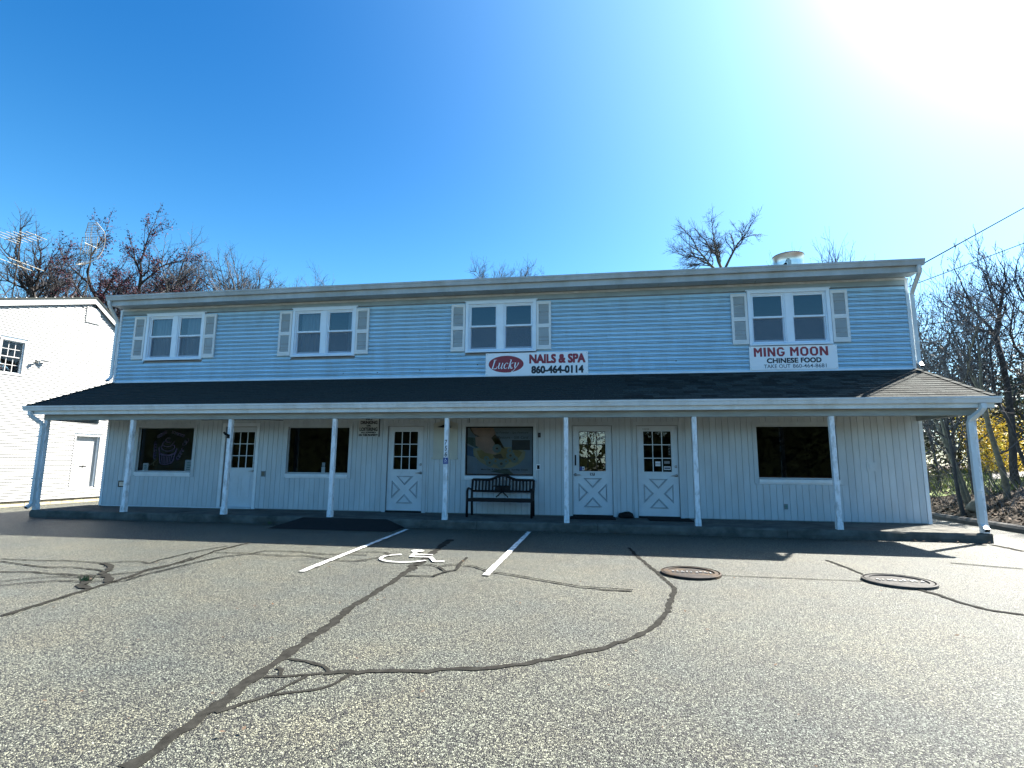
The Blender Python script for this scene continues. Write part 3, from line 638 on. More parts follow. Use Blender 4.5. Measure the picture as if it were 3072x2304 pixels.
W_ = [shop_window(a, b, i) for i, (a, b) in enumerate(WIN)]
# ------------------------------------------------------------------ doors
def lever(mb, x, z, y, side):
    mb.tube([(x, y, z), (x, y - 0.012, z)], 0.032, 14); mb.tube([(x, y - 0.01, z), (x, y - 0.05, z)], 0.012, 8)
    mb.tube([(x, y - 0.05, z), (x - side * 0.05, y - 0.056, z + 0.003), (x - side * 0.115, y - 0.05, z - 0.006)], [0.013, 0.011, 0.009], 8)
def make_door(i, a, b):
    c = casing; yd = 0.075 if i == 0 else 0.02; z0, z1 = DZ
    ya = yd; yb = yd + 0.045
    gx0, gx1 = ((a + 0.16, b - 0.10) if i == 0 else (a + 0.155, b - 0.155)); gz0, gz1 = 1.185, 2.09
    hole = [(gx0, gx1, gz0, gz1)]
    mb = MB()
    for x0, x1, p, q in wall_rects(a + 0.012, b - 0.012, z0 + 0.012, z1 - 0.01, hole): mb.box(x0, x1, ya, yb, p, q)
    d = mb.part('door', MT['door'], S)
    mb = MB(); mb.box(a - c, a - .001, -0.026, 0.012, 0.172, z1 + c); mb.box(b + .001, b + c, -0.026, 0.012, 0.172, z1 + c); mb.box(a, b, -0.026, 0.012, z1 + .001, z1 + c)
    mb.part('casing', MT['plank'] if i else MT['white'], d)
    mb = MB(); mb.box(a + .0005, a + .011, -0.01, 0.125, 0.172, z1); mb.box(b - .011, b - .0005, -0.01, 0.125, 0.172, z1); mb.box(a + .011, b - .011, -0.01, 0.125, z1 - .009, z1 - .0005)
    mb.part('jamb', MT['core'], d)
    mb = MB().prism([(-0.05, 0.173), (-0.05, 0.185), (-0.01, 0.208), (0.1, 0.21), (0.1, 0.173)], a + .012, b - .012); mb.part('threshold', MT['black'] if i else MT['plank'], d)
    frame(MB(), gx0 - 0.022, gx1 + 0.022, gz0 - 0.022, gz1 + 0.022, 0.022, ya - 0.012, ya - .0005).part('glazing_bead', MT['door'], d)
    nx, nz2 = 3, 3; wx = (gx1 - gx0) / nx; wz = (gz1 - gz0) / nz2
    for k in (1, 2):
        mm = MT['black'] if i == 2 else MT['door']
        bx('muntin', gx0 + k * wx - 0.009, gx0 + k * wx + 0.009, ya - 0.006, ya + 0.012, gz0, gz1, mm, d)
        for j in range(nx): bx('muntin', gx0 + j * wx + (0.0095 if j else 0), gx0 + (j + 1) * wx - (0.0095 if j < 2 else 0), ya - 0.004, ya + 0.011, gz0 + k * wz - 0.009, gz0 + k * wz + 0.009, mm, d)
    for j in range(nx):
        for k in range(nz2):
            mb = MB(); x0, x1, p, q = gx0 + j * wx + .009, gx0 + (j + 1) * wx - .009, gz0 + k * wz + .009, gz0 + (k + 1) * wz - .009
            t = rnd.uniform(-.0012, .0012)
            mb.add([(x0, ya + .004 + t, p), (x1, ya + .004 - t, p), (x1, ya + .004 - t, q), (x0, ya + .004 + t, q)], [(0, 1, 2, 3)])
            mb.part('pane', MT['glass_wavy'] if i == 2 else MT['glass'], d)
    mid, half = (a + b) / 2, 0.23
    if i:   # crossbuck: four raised triangles
        zc, h = 0.705, 0.325
        tri = [[(mid - 0.215, zc + h), (mid + 0.215, zc + h), (mid, zc + 0.10)], [(mid - 0.215, zc - h), (mid, zc - 0.10), (mid + 0.215, zc - h)],
               [(mid - 0.32, zc + 0.215), (mid - 0.105, zc), (mid - 0.32, zc - 0.215)], [(mid + 0.32, zc + 0.215), (mid + 0.32, zc - 0.215), (mid + 0.105, zc)]]
        for T in tri:
            g_ = Vector((sum(p[0] for p in T) / 3, sum(p[1] for p in T) / 3)); mb = MB()
            rings = [(1.0, ya - .0005), (0.94, ya - 0.02), (0.84, ya - 0.004), (0.66, ya - 0.003), (0.60, ya - 0.014), (0.30, ya - 0.009)]
            for s_, y in rings:
                for p in T: q = g_ + (Vector(p) - g_) * s_; mb.v.append((q.x, y, q.y))
            for r in range(len(rings) - 1):
                for k in range(3): mb.f.append((r * 3 + k, r * 3 + (k + 1) % 3, r * 3 + 3 + (k + 1) % 3, r * 3 + 3 + k))
            mb.f.append((15, 16, 17)); tp = mb.part('triangle_panel', MT['door'], d)
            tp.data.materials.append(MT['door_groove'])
            for k_ in list(range(3, 9)): tp.data.polygons[k_].material_index = 1      # groove faces coloured darker to stand for shade in the moulding
    else:
        for pz0, pz1, px0, px1 in ((0.46, 0.98, a + 0.47, b - 0.15), (0.46, 0.98, a + 0.13, a + 0.40)):
            frame(MB(), px0, px1, pz0, pz1, 0.022, ya - 0.005, ya - .0005).part('panel_moulding', MT['door'], d)
    side = -1 if i == 2 else 1
    hx_ = (a + 0.07) if i == 2 else (b - 0.062)
    mb = MB(); lever(mb, hx_, 1.105, ya, side); mb.part('handle', MT['steel'], d, smooth=True)
    if i != 2:
        mb = MB(); mb.tube([(hx_ - .005, ya, 1.305), (hx_ - .005, ya - 0.016, 1.305)], 0.028, 14); mb.part('deadbolt', MT['steel'], d, smooth=True)
    if i == 1: frame(MB(), mid - 0.11, mid + 0.11, 1.065, 1.14, 0.018, ya - 0.012, ya - .0005).box(mid - .091, mid + .091, ya - .006, ya - .0006, 1.084, 1.121).part('mail_slot', MT['door'], d)
    if i == 2:
        bx('number_plate', mid - 0.055, mid + 0.05, ya - 0.004, ya - .0005, 1.085, 1.145, MT['ink'], d)
        text_part('lettering', '27', d, MT['sign'], mid - 0.045, mid + 0.035, 1.095, 1.135, ya - 0.0055, 0.02)
        bx('push_plate', a + 0.055, a + 0.09, ya - 0.006, ya - .0005, 1.31, 1.55, MT['black'], d)
        for k, (m_, x0_, x1_) in enumerate(((MT['blue'], gx0 + .012, gx0 + .065), (MT['paper'], gx0 + .068, gx0 + .12))): bx('sticker', x0_, x1_, ya + .001, ya + .0025, gz0 + .015, gz0 + .10, m_, d)
        bx('sticker', gx0 + .078, gx0 + .108, ya + .0002, ya + .0008, gz0 + .035, gz0 + .075, MT['blue'], d)
    if i == 3:
        st = gx0 + wx
        bx('sticker', st + .05, st + .16, ya + .001, ya + .0025, gz0 + .18, gz0 + .23, MT['paper'], d); bx('sticker', st + .05, st + .16, ya + .001, ya + .0025, gz0 + .125, gz0 + .17, MT['paper'], d)
        st = gx0 + 2 * wx
        bx('sticker', st + .03, st + .18, ya + .001, ya + .0025, gz0 + .045, gz0 + .12, MT['paper'], d); bx('sticker', st + .04, st + .17, ya + .0002, ya + .0008, gz0 + .065, gz0 + .10, MT['ink_grey'], d)
        bx('sticker', st + .04, st + .16, ya + .001, ya + .0025, gz0 + .18, gz0 + .24, MT['screen'], d)
        for k in range(4): text_part('lettering', 'OPEN'[k], d, MT['screen'], gx1 - .055, gx1 - .02, gz0 + .55 - k * .06, gz0 + .59 - k * .06, ya + .002, 0.02)
        text_part('lettering', '102', d, MT['ink_grey'], a + .15, a + .29, 2.125, 2.16, ya - .0015, 0.0)
    return d
D_ = [make_door(i, a, b) for i, (a, b) in enumerate(DOOR)]
# ------------------------------------------------------------------ upper windows and shutters
sm_, t_, b_, n_, l_ = nmat('screen_cloth'); b_.inputs['Base Color'].default_value = (0.15, 0.19, 0.25, 1); b_.inputs['Alpha'].default_value = 0.45; b_.inputs['Roughness'].default_value = 0.9
MT['cloth_screen'] = sm_
def curtain(x0, x1, z0, z1, y, parent, folds):
    mb = MB(); n = folds * 6
    for i in range(n + 1):
        x = x0 + (x1 - x0) * i / n; yy = y + 0.02 * math.sin(i * 2 * PI / 6 + 0.7 * math.sin(i * 0.5))
        mb.v += [(x, yy, z0), (x, yy, z1)]
    mb.f = [(2 * i, 2 * i + 2, 2 * i + 3, 2 * i + 1) for i in range(n)]
    mb.part('curtain', MT['curtain'], parent, smooth=True)
def upper_window(i, c):
    z0, z1 = UZ; mb = MB()
    frame(mb, c - 0.87, c + 0.87, z0, z1, 0.07, -0.06, 0.012, wb=0.001, wt=0.065); mb.box(c - 0.065, c + 0.065, -0.035, 0.1, 4.06, z1 - 0.065)
    w = mb.part('window', MT['vinyl'], S)
    MB().prism([(-0.075, 4.0), (-0.075, 4.035), (-0.05, 4.06), (0.09, 4.062), (0.09, 4.0)], c - 0.80, c + 0.80).part('sill', MT['vinyl'], w)
    frame(MB(), c - 0.90, c + 0.90, z0 + 1.281, z0 + 1.305, 0.01, -0.055, 0.0).part('drip_cap', MT['vinyl'], w)
    for k, (a, b) in enumerate(((c - 0.80, c - 0.066), (c + 0.066, c + 0.80))):
        mb = MB(); frame(mb, a, b, 4.063, 5.214, 0.028, -0.02, 0.1)
        mb.part('jamb', MT['vinyl'], w)
        a += .0285; b -= .0285
        frame(MB(), a, b, 4.645, 5.186, 0.034, 0.0, 0.035, wb=0.04).part('upper_sash', MT['vinyl'], w)
        frame(MB(), a, b, 4.092, 4.665, 0.034, 0.037, 0.072, wb=0.05, wt=0.03).part('lower_sash', MT['vinyl'], w)
        for nm, p, q, y in (('pane', 4.685, 5.152, 0.018), ('pane', 4.142, 4.635, 0.054)):
            mb = MB(); mb.add([(a + .034, y, p), (b - .034, y, p), (b - .034, y, q), (a + .034, y, q)], [(0, 1, 2, 3)]); mb.part(nm, MT['glass_up'], w)
        mb = MB(); mb.add([(a + .02, 0.03, 4.1), (b - .02, 0.03, 4.1), (b - .02, 0.03, 4.644), (a + .02, 0.03, 4.644)], [(0, 1, 2, 3)]); mb.part('insect_screen', MT['cloth_screen'], w)
        if i == 0: curtain(*((a + .02, a + .47) if k == 0 else (a + .12, b - .02)), 4.1, 5.18, 0.16, w, 5)
        if i == 1: curtain(*((a + .05, b - .02) if k == 0 else (b - .20, b - .03)), 4.1, 5.18, 0.16, w, 6 if k == 0 else 3)
for i, c in enumerate(UPC):
    upper_window(i, c)
    for a in (c - 0.872 - 0.36, c + 0.872 + 0.005):
        b = a + 0.352; z0, z1 = 4.04, 5.222; mb = MB()
        for x0, x1, p, q in wall_rects(a, b, z0, z1, [(a + 0.055, b - 0.055, z0 + 0.10, 4.575), (a + 0.055, b - 0.055, 4.665, z1 - 0.07)]): mb.box(x0, x1, -0.066, -0.028, p, q)
        s_ = mb.part('shutter', MT['shutter'], S)
        mb = MB()
        for p, q in ((z0 + 0.10, 4.575), (4.665, z1 - 0.07)):
            k = p
            while k < q - 0.005:
                k2 = min(k + 0.0235, q); mb.prism([(-0.061, k), (-0.061, k + .004), (-0.036, k2), (-0.036, k2 - .004)], a + 0.055, b - 0.055); k += 0.0235
        mb.part('louvers', MT['shutter'], s_, kind='stuff')
# ------------------------------------------------------------------ small fixings on the wall
def plate(x0, x1, z0, z1, m, m2, name='outlet_cover'):
    o = MB().box(x0, x1, -0.03, -0.013, z0, z1).part(name, m, S)
    dx, dz = (x1 - x0) * .18, (z1 - z0) * .15
    MB().box(x0 + dx, x1 - dx, -0.036, -0.0305, z0 + dz, z1 - dz).part('cover_flap', m2, o)
plate(-11.30, -11.10, 0.66, 0.82, MT['black'], MT['galv']); plate(-7.25, -7.14, 0.97, 1.11, MT['screen'], MT['chalk'])
plate(-0.315, -0.222, 1.20, 1.33, MT['sign'], MT['black'], 'wall_box'); plate(-0.28, -0.215, 1.95, 2.06, MT['black'], MT['ink'], 'wall_box')
plate(5.026, 5.093, 0.42, 0.53, MT['screen'], MT['teal']); plate(6.715, 6.915, 1.24, 1.43, MT['plank'], MT['plank'], 'cover_plate')
plate(3.23, 3.27, 0.56, 0.60, MT['screen'], MT['screen'], 'wall_box')
MB().tube([(-9.05, -0.02, 2.395), (-8.6, -0.022, 2.402), (-8.0, -0.022, 2.392), (-7.3, -0.02, 2.40), (-6.75, -0.02, 2.375)], 0.006, 5).part('wall_cable', MT['black'], S)
MB().tube([(-1.93, -0.02, 2.46), (-1.93, -0.02, 2.30)], 0.008, 5).part('wall_cable', MT['black'], S)
for x, z in ((-2.55, 3.62), (-2.5, 3.93), (-4.3, 3.56), (-1.75, 3.71), (-3.2, 3.60), (2.9, 3.7), (-5.2, 3.55), (-3.9, 3.75)):
    MB().tube([(x, -0.025, z), (x, -0.012, z)], 0.012, 8).part('bolt_hole', MT['ink'], S)
# ------------------------------------------------------------------ signs
def T_wall(x0, z0, w, h, y): return lambda u, v: (x0 + u * w, y, z0 + v * h)
sg = root('shop_sign', 'white sign board with dark red oval reading NAILS & SPA above porch roof', 'sign', (-0.32, -0.04, 3.42))
def local(o):     # parts were written in world space: shift them under their root
    for ch in o.children:
        ch.location = Vector(ch.location) - Vector(o.location)
bx('sign_panel', -1.545, 0.905, -0.045, -0.032, 3.425, 3.972, MT['sign'], sg)
mb = MB(); mb.poly([(-1.045 + 0.425 * math.cos(t * PI / 20), 3.70 + 0.205 * math.sin(t * PI / 20)) for t in range(40)], lambda u, v: (u, -0.0475, v)); mb.part('oval', MT['red'], sg)
LK = lambda u, v: (-1.405 + u * 0.145 + (v) * 0.035, -0.0495, 3.585 + v * 0.155)
mb = MB()
mb.stroke([(0.0, 0.02), (0.5, 0.02)], 0.08, LK); mb.stroke([(0.18, 0.0), (0.28, 1.42)], 0.2, LK); mb.stroke([(0.02, 1.42), (0.55, 1.42)], 0.07, LK); mb.stroke([(0.1, 0.03, .07), (0.62, 0.03, .12), (0.84, 0.08, .14), (0.92, 0.42, .05)], 0.1, LK)
mb.stroke([(1.02, 0.92, .06), (1.2, 0.94, .17), (1.14, 0.3, .18), (1.24, 0.06, .13), (1.45, 0.1, .06), (1.68, 0.4, .04)], .12, LK); mb.stroke([(1.72, 0.95), (1.64, 0.2), (1.72, 0.04), (1.88, 0.14)], .16, LK)
mb.stroke([(2.62, 0.78, .16), (2.5, 0.93, .08), (2.28, 0.9, .1), (2.08, 0.6, .18), (2.1, 0.2, .18), (2.3, 0.04, .1), (2.5, 0.08, .07), (2.66, 0.22, .05)], .12, LK)
mb.stroke([(2.82, 1.44, .07), (3.02, 1.44, .18), (2.9, 0.0, .18)], .16, LK); mb.stroke([(2.96, 0.45, .06), (3.25, 0.85, .07), (3.46, 0.95, .16)], .1, LK); mb.stroke([(3.08, 0.56, .12), (3.3, 0.08, .17), (3.45, 0.04, .08), (3.58, 0.18, .05)], .12, LK)
mb.stroke([(3.66, 0.92, .07), (3.84, 0.94, .17), (3.86, 0.4, .18), (3.96, 0.12, .12)], .14, LK); mb.stroke([(4.36, 0.95, .17), (4.3, 0.6, .1), (3.98, 0.0, .08), (3.72, -0.38, .08), (3.5, -0.42, .17)], .12, LK)
mb.part('lettering', MT['sign'], sg)
text_part('lettering', 'NAILS & SPA', sg, MT['red'], -0.475, 0.835, 3.71, 3.915, -0.0475, 0.012, 0, 0.010)
text_part('lettering', '860-464-0114', sg, MT['ink'], -0.427, 0.792, 3.466, 3.637, -0.0475, 0.01, 0, 0.008)
for x, z in ((-1.51, 3.45), (-1.51, 3.94), (0.87, 3.45), (0.87, 3.94), (-.3, 3.442)): MB().tube([(x, -.0505, z), (x, -.0452, z)], .011, 8).part('screw', MT['steel'], sg)
local(sg)
fs = root('shop_sign', 'white sign board reading CHINESE FOOD and TAKE OUT under the window nearest the bare trees', 'sign', (5.4, -0.04, 3.44))
bx('sign_panel', 4.49, 5.398, -0.045, -0.032, 3.45, 3.988, MT['sign'], fs); bx('sign_panel', 5.4015, 6.315, -0.045, -0.032, 3.45, 3.988, MT['sign'], fs)
BL = {'M': [[(0, 0), (.26, 0), (.26, .6), (.5, .32), (.74, .6), (.74, 0), (1, 0), (1, 1), (.78, 1), (.5, .66), (.22, 1), (0, 1)]], 'I': [[(0, 0), (1, 0), (1, 1), (0, 1)]],
      'N': [[(0, 0), (.28, 0), (.28, .58), (.72, 0), (1, 0), (1, 1), (.72, 1), (.72, .42), (.28, 1), (0, 1)]]}
xl = 4.585; mb = MB()
for ch, w_ in (('M', .175), ('I', .052), ('N', .165), ('G', .165), (' ', .05), ('M', .178), ('O', .17), ('O', .17), ('N', .172)):
    LT = lambda u, v, xl=xl, w_=w_: (xl + u * w_, -0.0475, 3.748 + v * .205)
    if ch in BL:
        for pl_ in BL[ch]: mb.poly(pl_, LT)
    elif ch == 'O':
        ro = [(.28, 0), (.72, 0), (1, .25), (1, .75), (.72, 1), (.28, 1), (0, .75), (0, .25)]; ri = [(.36, .2), (.64, .2), (.72, .32), (.72, .68), (.64, .8), (.36, .8), (.28, .68), (.28, .32)]
        for k in range(8): mb.poly([ro[k], ro[(k + 1) % 8], ri[(k + 1) % 8], ri[k]], LT)
    elif ch == 'G':
        ro = [(1, .72), (.72, 1), (.28, 1), (0, .75), (0, .25), (.28, 0), (.72, 0), (1, .25)]; ri = [(.72, .70), (.64, .8), (.36, .8), (.28, .68), (.28, .32), (.36, .2), (.64, .2), (.72, .32)]
        for k in range(7): mb.poly([ro[k], ro[k + 1], ri[k + 1], ri[k]], LT)
        mb.poly([(.72, .32), (1, .25), (1, .52), (.52, .52), (.52, .36), (.72, .36)], LT)
    xl += w_ + .031
mb.part('lettering', MT['red'], fs)
text_part('lettering', 'CHINESE', fs, MT['ink'], 4.854, 5.50, 3.60, 3.705, -0.0475, 0.005, 0, 0.005); text_part('lettering', 'FOOD', fs, MT['ink'], 5.562, 5.978, 3.60, 3.705, -0.0475, 0.005, 0, 0.005)
text_part('lettering', 'TAKE OUT', fs, MT['ink_grey'], 4.783, 5.335, 3.483, 3.568, -0.0475, 0.004); text_part('lettering', '860-464-8681', fs, MT['ink_grey'], 5.385, 6.075, 3.483, 3.568, -0.0475, 0.004)
for x in (4.515, 6.285):
    for z in (3.475, 3.96): MB().tube([(x, -.0505, z), (x, -.0452, z)], .011, 8).part('screw', MT['steel'], fs)
local(fs)
nd = root('notice_sign', 'old white painted notice reading NO DRINKING OR LOITERING on the plank wall', 'sign', (-4.455, -0.03, 1.97))
bx('sign_panel', -4.715, -4.19, -0.034, -0.016, 1.968, 2.435, MT['old_sign'], nd)
MB().box(-4.189, -4.175, -0.04, -0.016, 1.968, 2.43).part('sign_edge', MT['ink'], nd)
for tx, x0, x1, z0, z1, b_ in (('NO', -4.53, -4.37, 2.375, 2.42, .05), ('DRINKING', -4.665, -4.235, 2.275, 2.352, .045), ('OR', -4.51, -4.40, 2.215, 2.253, .06), ('LOITERING', -4.685, -4.225, 2.105, 2.19, .045), ('ALLOWED', -4.65, -4.27, 2.05, 2.085, .04), ('ON THIS PROPERTY', -4.70, -4.215, 1.985, 2.028, .045)):
    text_part('lettering', tx, nd, MT['ink'], x0, x1, z0, z1, -0.0365, 0.01, 0, 0.0035)
local(nd)
bd = root('notice_board', 'blank cream board with peaked top behind the numbered post', 'board', (-2.51, -0.03, 1.43))
mb = MB().prism([(-2.80, 1.475), (-2.205, 1.475), (-2.205, 2.285), (-2.49, 2.37), (-2.80, 2.285)], -0.032, -0.0145, 'y'); mb.part('panel', MT['cream'], bd)
MB().box(-2.835, -2.195, -0.05, -0.0145, 1.432, 1.474).part('ledge', MT['cream'], bd); local(bd)
lp = root('wall_lamp', 'black shallow cone lamp shade on a short arm above the cream board', 'lamp', (-2.49, -0.03, 2.18))
MB().lathe((-2.485, -0.20, 2.185), [(0.0, .055), (.03, .055), (.055, .04), (.17, 0.0), (.165, -.003), (.05, .034), (0, .04)], 24).part('lamp_shade', MT['black'], lp, smooth=True)
MB().tube([(-2.485, -0.033, 2.33), (-2.485, -0.12, 2.35), (-2.485, -0.19, 2.32), (-2.485, -0.20, 2.235)], .011, 8).part('arm', MT['black'], lp, smooth=True)
MB().tube([(-2.485, -0.033, 2.33), (-2.485, -0.05, 2.33)], .04, 14).part('back_plate', MT['black'], lp); local(lp)
# house number and parking sign on the fourth post
px4 = POSTX[3]; po = [o for o in S.children if o.name.startswith('porch_post')][3]
for k, ch in enumerate('756'):
    z1 = 1.835 - k * 0.125; text_part('house_number', ch, po, MT['ink'], px4 - 0.03 + k * .003, px4 + 0.026, z1 - 0.105, z1, -1.3965, 0.012, 0.12)
ws = root('accessible_parking_sign', 'small blue wheelchair sign screwed to the numbered white post', 'sign', (px4, -1.40, 1.325))
bx('sign_panel', px4 - 0.052, px4 + 0.052, -1.401, -1.397, 1.325, 1.46, MT['blue'], ws)
isa(T_wall(px4 - 0.033, 1.375, 0.066, 0.072, -1.4025), MB(), 0.11).part('symbol', MT['sign'], ws)
text_part('lettering', 'PARKING', ws, MT['sign'], px4 - 0.038, px4 + 0.038, 1.342, 1.354, -1.4025, 0.01); local(ws)
bk = root('post_bracket', 'small black bracket fixture high on the post before the first door', 'bracket', (POSTX[1], -1.42, 1.86))
xq = POSTX[1] - 0.005
MB().box(xq - .02, xq + .03, -1.42, -1.396, 1.865, 1.95).part('mounting_plate', MT['black'], bk)
MB().tube([(xq, -1.42, 1.935), (xq - .02, -1.47, 1.955), (xq - .055, -1.50, 2.0)], [.024, .028, .02], 10).part('head', MT['black'], bk, smooth=True); local(bk)
# things in the shop windows
fl = root('window_poster', 'big faded poster of feet over a flower bowl in the shop window above the bench', 'poster', (-1.2, 0.07, 1.08))
a, b = WIN[2][0] + .03, WIN[2][1] - .03; z0, z1 = WZ[0] + .03, WZ[1] - .03; wd, hh = b - a, z1 - z0
def TP(y): return lambda u, v: (a + u * wd, y, z0 + v * hh)
bx('sheet', a, b, 0.068, 0.072, z0, z1, MT['poster_bg'], fl)
MB().poly([(0, .62), (.16, .52), (.2, .45), (.13, .36), (0, .40)], TP(.0672)).part('cloth_print', MT['poster_blue'], fl)
MB().poly([(0, .80), (.14, .78), (.2, .60), (.14, .56), (0, .66)], TP(.0670)).poly([(.36, .06), (.58, .0), (.72, .0), (.62, .12)], TP(.0668)).part('leaf_print', MT['poster_leaf'], fl)
MB().poly([(.09, .55), (.1, .40), (.2, .26), (.34, .15), (.5, .115), (.68, .14), (.8, .22), (.88, .34), (.9, .48), (.82, .56), (.5, .60)], TP(.0664)).part('bowl_print', MT['poster_bowl'], fl)
MB().poly([(.14, .50), (.2, .34), (.34, .26), (.5, .23), (.68, .27), (.8, .36), (.85, .47), (.75, .55), (.5, .57)], TP(.0660)).part('water_print', MT['poster_water'], fl)
MB().poly([(.03, 1), (.05, .93), (.12, .82), (.20, .79), (.30, .72), (.38, .62), (.42, .60), (.45, .67), (.40, .75), (.48, .80), (.55, .62), (.58, .54), (.54, .62), (.45, .83), (.38, .95), (.36, 1)], TP(.0656)).part('shade_print', MT['poster_shade'], fl)
MB().poly([(.05, 1), (.1, .88), (.2, .81), (.34, .62), (.40, .60), (.43, .66), (.37, .78), (.44, .88), (.40, 1)], TP(.0652)).poly([(.12, .80), (.24, .82), (.40, .62), (.50, .50), (.44, .42), (.28, .46), (.13, .62)], TP(.0650)).part('skin_print', MT['poster_skin'], fl)
mb = MB()
for (u, v, r) in ((.46, .55, .075), (.67, .40, .07), (.73, .32, .06), (.66, .50, .05), (.53, .22, .075), (.35, .24, .065), (.44, .28, .06), (.60, .27, .05), (.30, .33, .045)):
    for k in range(9):
        t = k * 2 * PI / 9; cu, cv = u + r * .62 * math.cos(t), v + r * .9 * math.sin(t)
        mb.poly([(cu + r * .4 * math.cos(t + s * PI / 3), cv + r * .42 * math.sin(t + s * PI / 3)) for s in range(6)], TP(.0645 - k * .00004))
mb.part('flower_print', MT['poster_flower'], fl)
mb = MB()
for (u, v, r) in ((.46, .55, .02), (.67, .40, .018), (.73, .32, .016), (.53, .22, .022), (.35, .24, .018)): mb.poly([(u + r * math.cos(s * PI / 4), v + r * 1.2 * math.sin(s * PI / 4)) for s in range(8)], TP(.0638))
mb.poly([(.40, .40), (.52, .44), (.56, .34), (.44, .33)], TP(.0637)); mb.part('stone_print', MT['poster_shade'], fl)
bx('dark_patch', a + .69 * wd, a + .965 * wd, .0615, .063, z0 + .52 * hh, z0 + .735 * hh, MT['ink'], fl)
text_part('lettering', 'Dip Powder - Spa Pedicure', fl, MT['ink_grey'], a + .41 * wd, a + .94 * wd, z0 + .865 * hh, z0 + .92 * hh, .0622, .01, .25)
text_part('lettering', 'Manicure - Gift Card', fl, MT['ink_grey'], a + .45 * wd, a + .94 * wd, z0 + .765 * hh, z0 + .825 * hh, .0622, .01, .25)
text_part('lettering', 'Mon-Sat 9:30am-7:00pm  Sunday Close', fl, MT['ink'], a + .22 * wd, a + .93 * wd, z0 + .07 * hh, z0 + .115 * hh, .0622, .015); local(fl)
# chalk cupcake on the leftmost window glass
ck = root('window_drawing', 'purple chalk cupcake ringed by curly lettering on the leftmost shop window', 'window drawing', (-10.05, 0.05, 1.15))
a, b = WIN[0]; z0, z1 = WZ; wd, hh = b - a, z1 - z0
TC = lambda u, v: (a + u * wd, 0.049, z0 + v * hh); mb = MB()
mb.stroke([(.36, .55), (.40, .20), (.45, .165), (.52, .16), (.60, .19), (.63, .24), (.68, .53)], .013, TC)
for k in range(7): mb.stroke([(.415 + k * .031, .40 - .02 * math.sin(k / 6 * PI)), (.435 + k * .026, .20 - .02 * math.sin(k / 6 * PI))], .008, TC)
for rx, ry, cu, cv, t0, t1 in ((.165, .12, .52, .50, 150, 385), (.12, .09, .52, .55, 140, 400), (.09, .07, .51, .63, 100, 380), (.05, .05, .52, .71, 60, 330), (.165, .10, .52, .46, 190, 350)):
    mb.stroke([(cu + rx * math.cos(R_(t)), cv + ry * math.sin(R_(t))) for t in range(t0, t1, 14)], .011, TC)
mb.stroke([(.57, .58), (.63, .68)], .012, TC); mb.part('cupcake', MT['purple'], ck)
mb = MB()
def loops(u0, v0, u1, v1, n, r):
    pts = []
    for k in range(n * 10 + 1):
        t = k / (n * 10); pts.append((u0 + (u1 - u0) * t + r * math.sin(k * 2 * PI / 10), v0 + (v1 - v0) * t + r * 1.2 * math.cos(k * 2 * PI / 10)))
    mb.stroke(pts, .008, TC)
loops(.30, .28, .29, .66, 6, .022); loops(.31, .78, .47, .90, 4, .026); loops(.56, .90, .80, .80, 5, .024); loops(.85, .72, .80, .60, 2, .03); loops(.70, .26, .80, .52, 4, .026)
mb.part('lettering', MT['purple'], ck)
mb = MB(); mb.stroke([(.20, .13), (.28, .19), (.34, .27)], .011, TC); mb.stroke([(.28, .17), (.31, .12)], .01, TC); mb.part('stroke', MT['chalk'], ck); local(ck)
def flyer(x0, x1, z0_, z1_, y, label):
    r = root('flyer', label, 'flyer', ((x0 + x1) / 2, y, z0_)); bx('sheet', x0, x1, y, y + .003, z0_, z1_, MT['paper'], r)
    mb = MB()
    for k in range(5): mb.poly([(x0 + .03 + rnd.uniform(0, .05), z1_ - .05 - k * .045), (x1 - .03 - rnd.uniform(0, .05), z1_ - .05 - k * .045), (x1 - .04, z1_ - .07 - k * .045), (x0 + .03, z1_ - .07 - k * .045)], lambda u, v: (u, y - .001, v))
    mb.part('print', MT['teal'], r); local(r)
flyer(-9.47, -9.26, 1.09, 1.37, .051, 'pale flyer with green print in the lower corner of the cupcake window')
flyer(-10.70, -10.54, 1.085, 1.28, .055, 'dull small paper standing beside the chalk candy stroke of the cupcake window')
wb = root('window_stand', 'white narrow paper stand inside the window before the second door', 'stand', (-5.66, .1, 1.07))
bx('sheet', -5.69, -5.615, .09, .10, 1.085, 1.33, MT['paper'], wb); bx('sheet', -5.70, -5.605, .088, .0895, 1.09, 1.22, MT['sign'], wb)
text_part('lettering', 'OPEN', wb, MT['ink'], -5.688, -5.62, 1.23, 1.25, .0885, .01); local(wb)
# ------------------------------------------------------------------ bench
B0 = (-1.07, -0.42, 0.17)
bn = root('park_bench', 'black metal slatted bench with arched back against the plank wall', 'bench', B0)
hw = 0.71
def bt(n, pts, r, sides=8): return MB().tube(pts, r, sides).part(n, MT['black'], bn, smooth=True)
for s in (-1, 1):
    bt('rear_leg', [(s * hw, 0.22, 0), (s * hw, 0.17, 0.40), (s * hw, 0.20, 0.62), (s * hw, 0.25, 0.80)], .028)
    bt('front_leg', [(s * (hw + .01), -0.25, 0), (s * (hw + .01), -0.24, 0.40), (s * (hw + .01), -0.245, 0.555), (s * (hw + .01), -0.20, 0.605), (s * (hw + .01), -0.10, 0.615)], .027)
    bt('armrest', [(s * (hw + .01), -0.12, 0.615), (s * (hw + .01), 0.02, 0.60), (s * hw, 0.19, 0.57)], .02)
    bt('side_rail', [(s * hw, -0.23, 0.385), (s * hw, 0.17, 0.37)], .018)
arch = lambda u: 0.80 + (0.10 * (0.5 + 0.5 * math.cos(PI * min(1, abs(u) / 0.36))))
bt('top_rail', [(u * hw / 0.71, 0.25, arch(u)) for u in lin(-0.71, 0.71, 28)], .028)
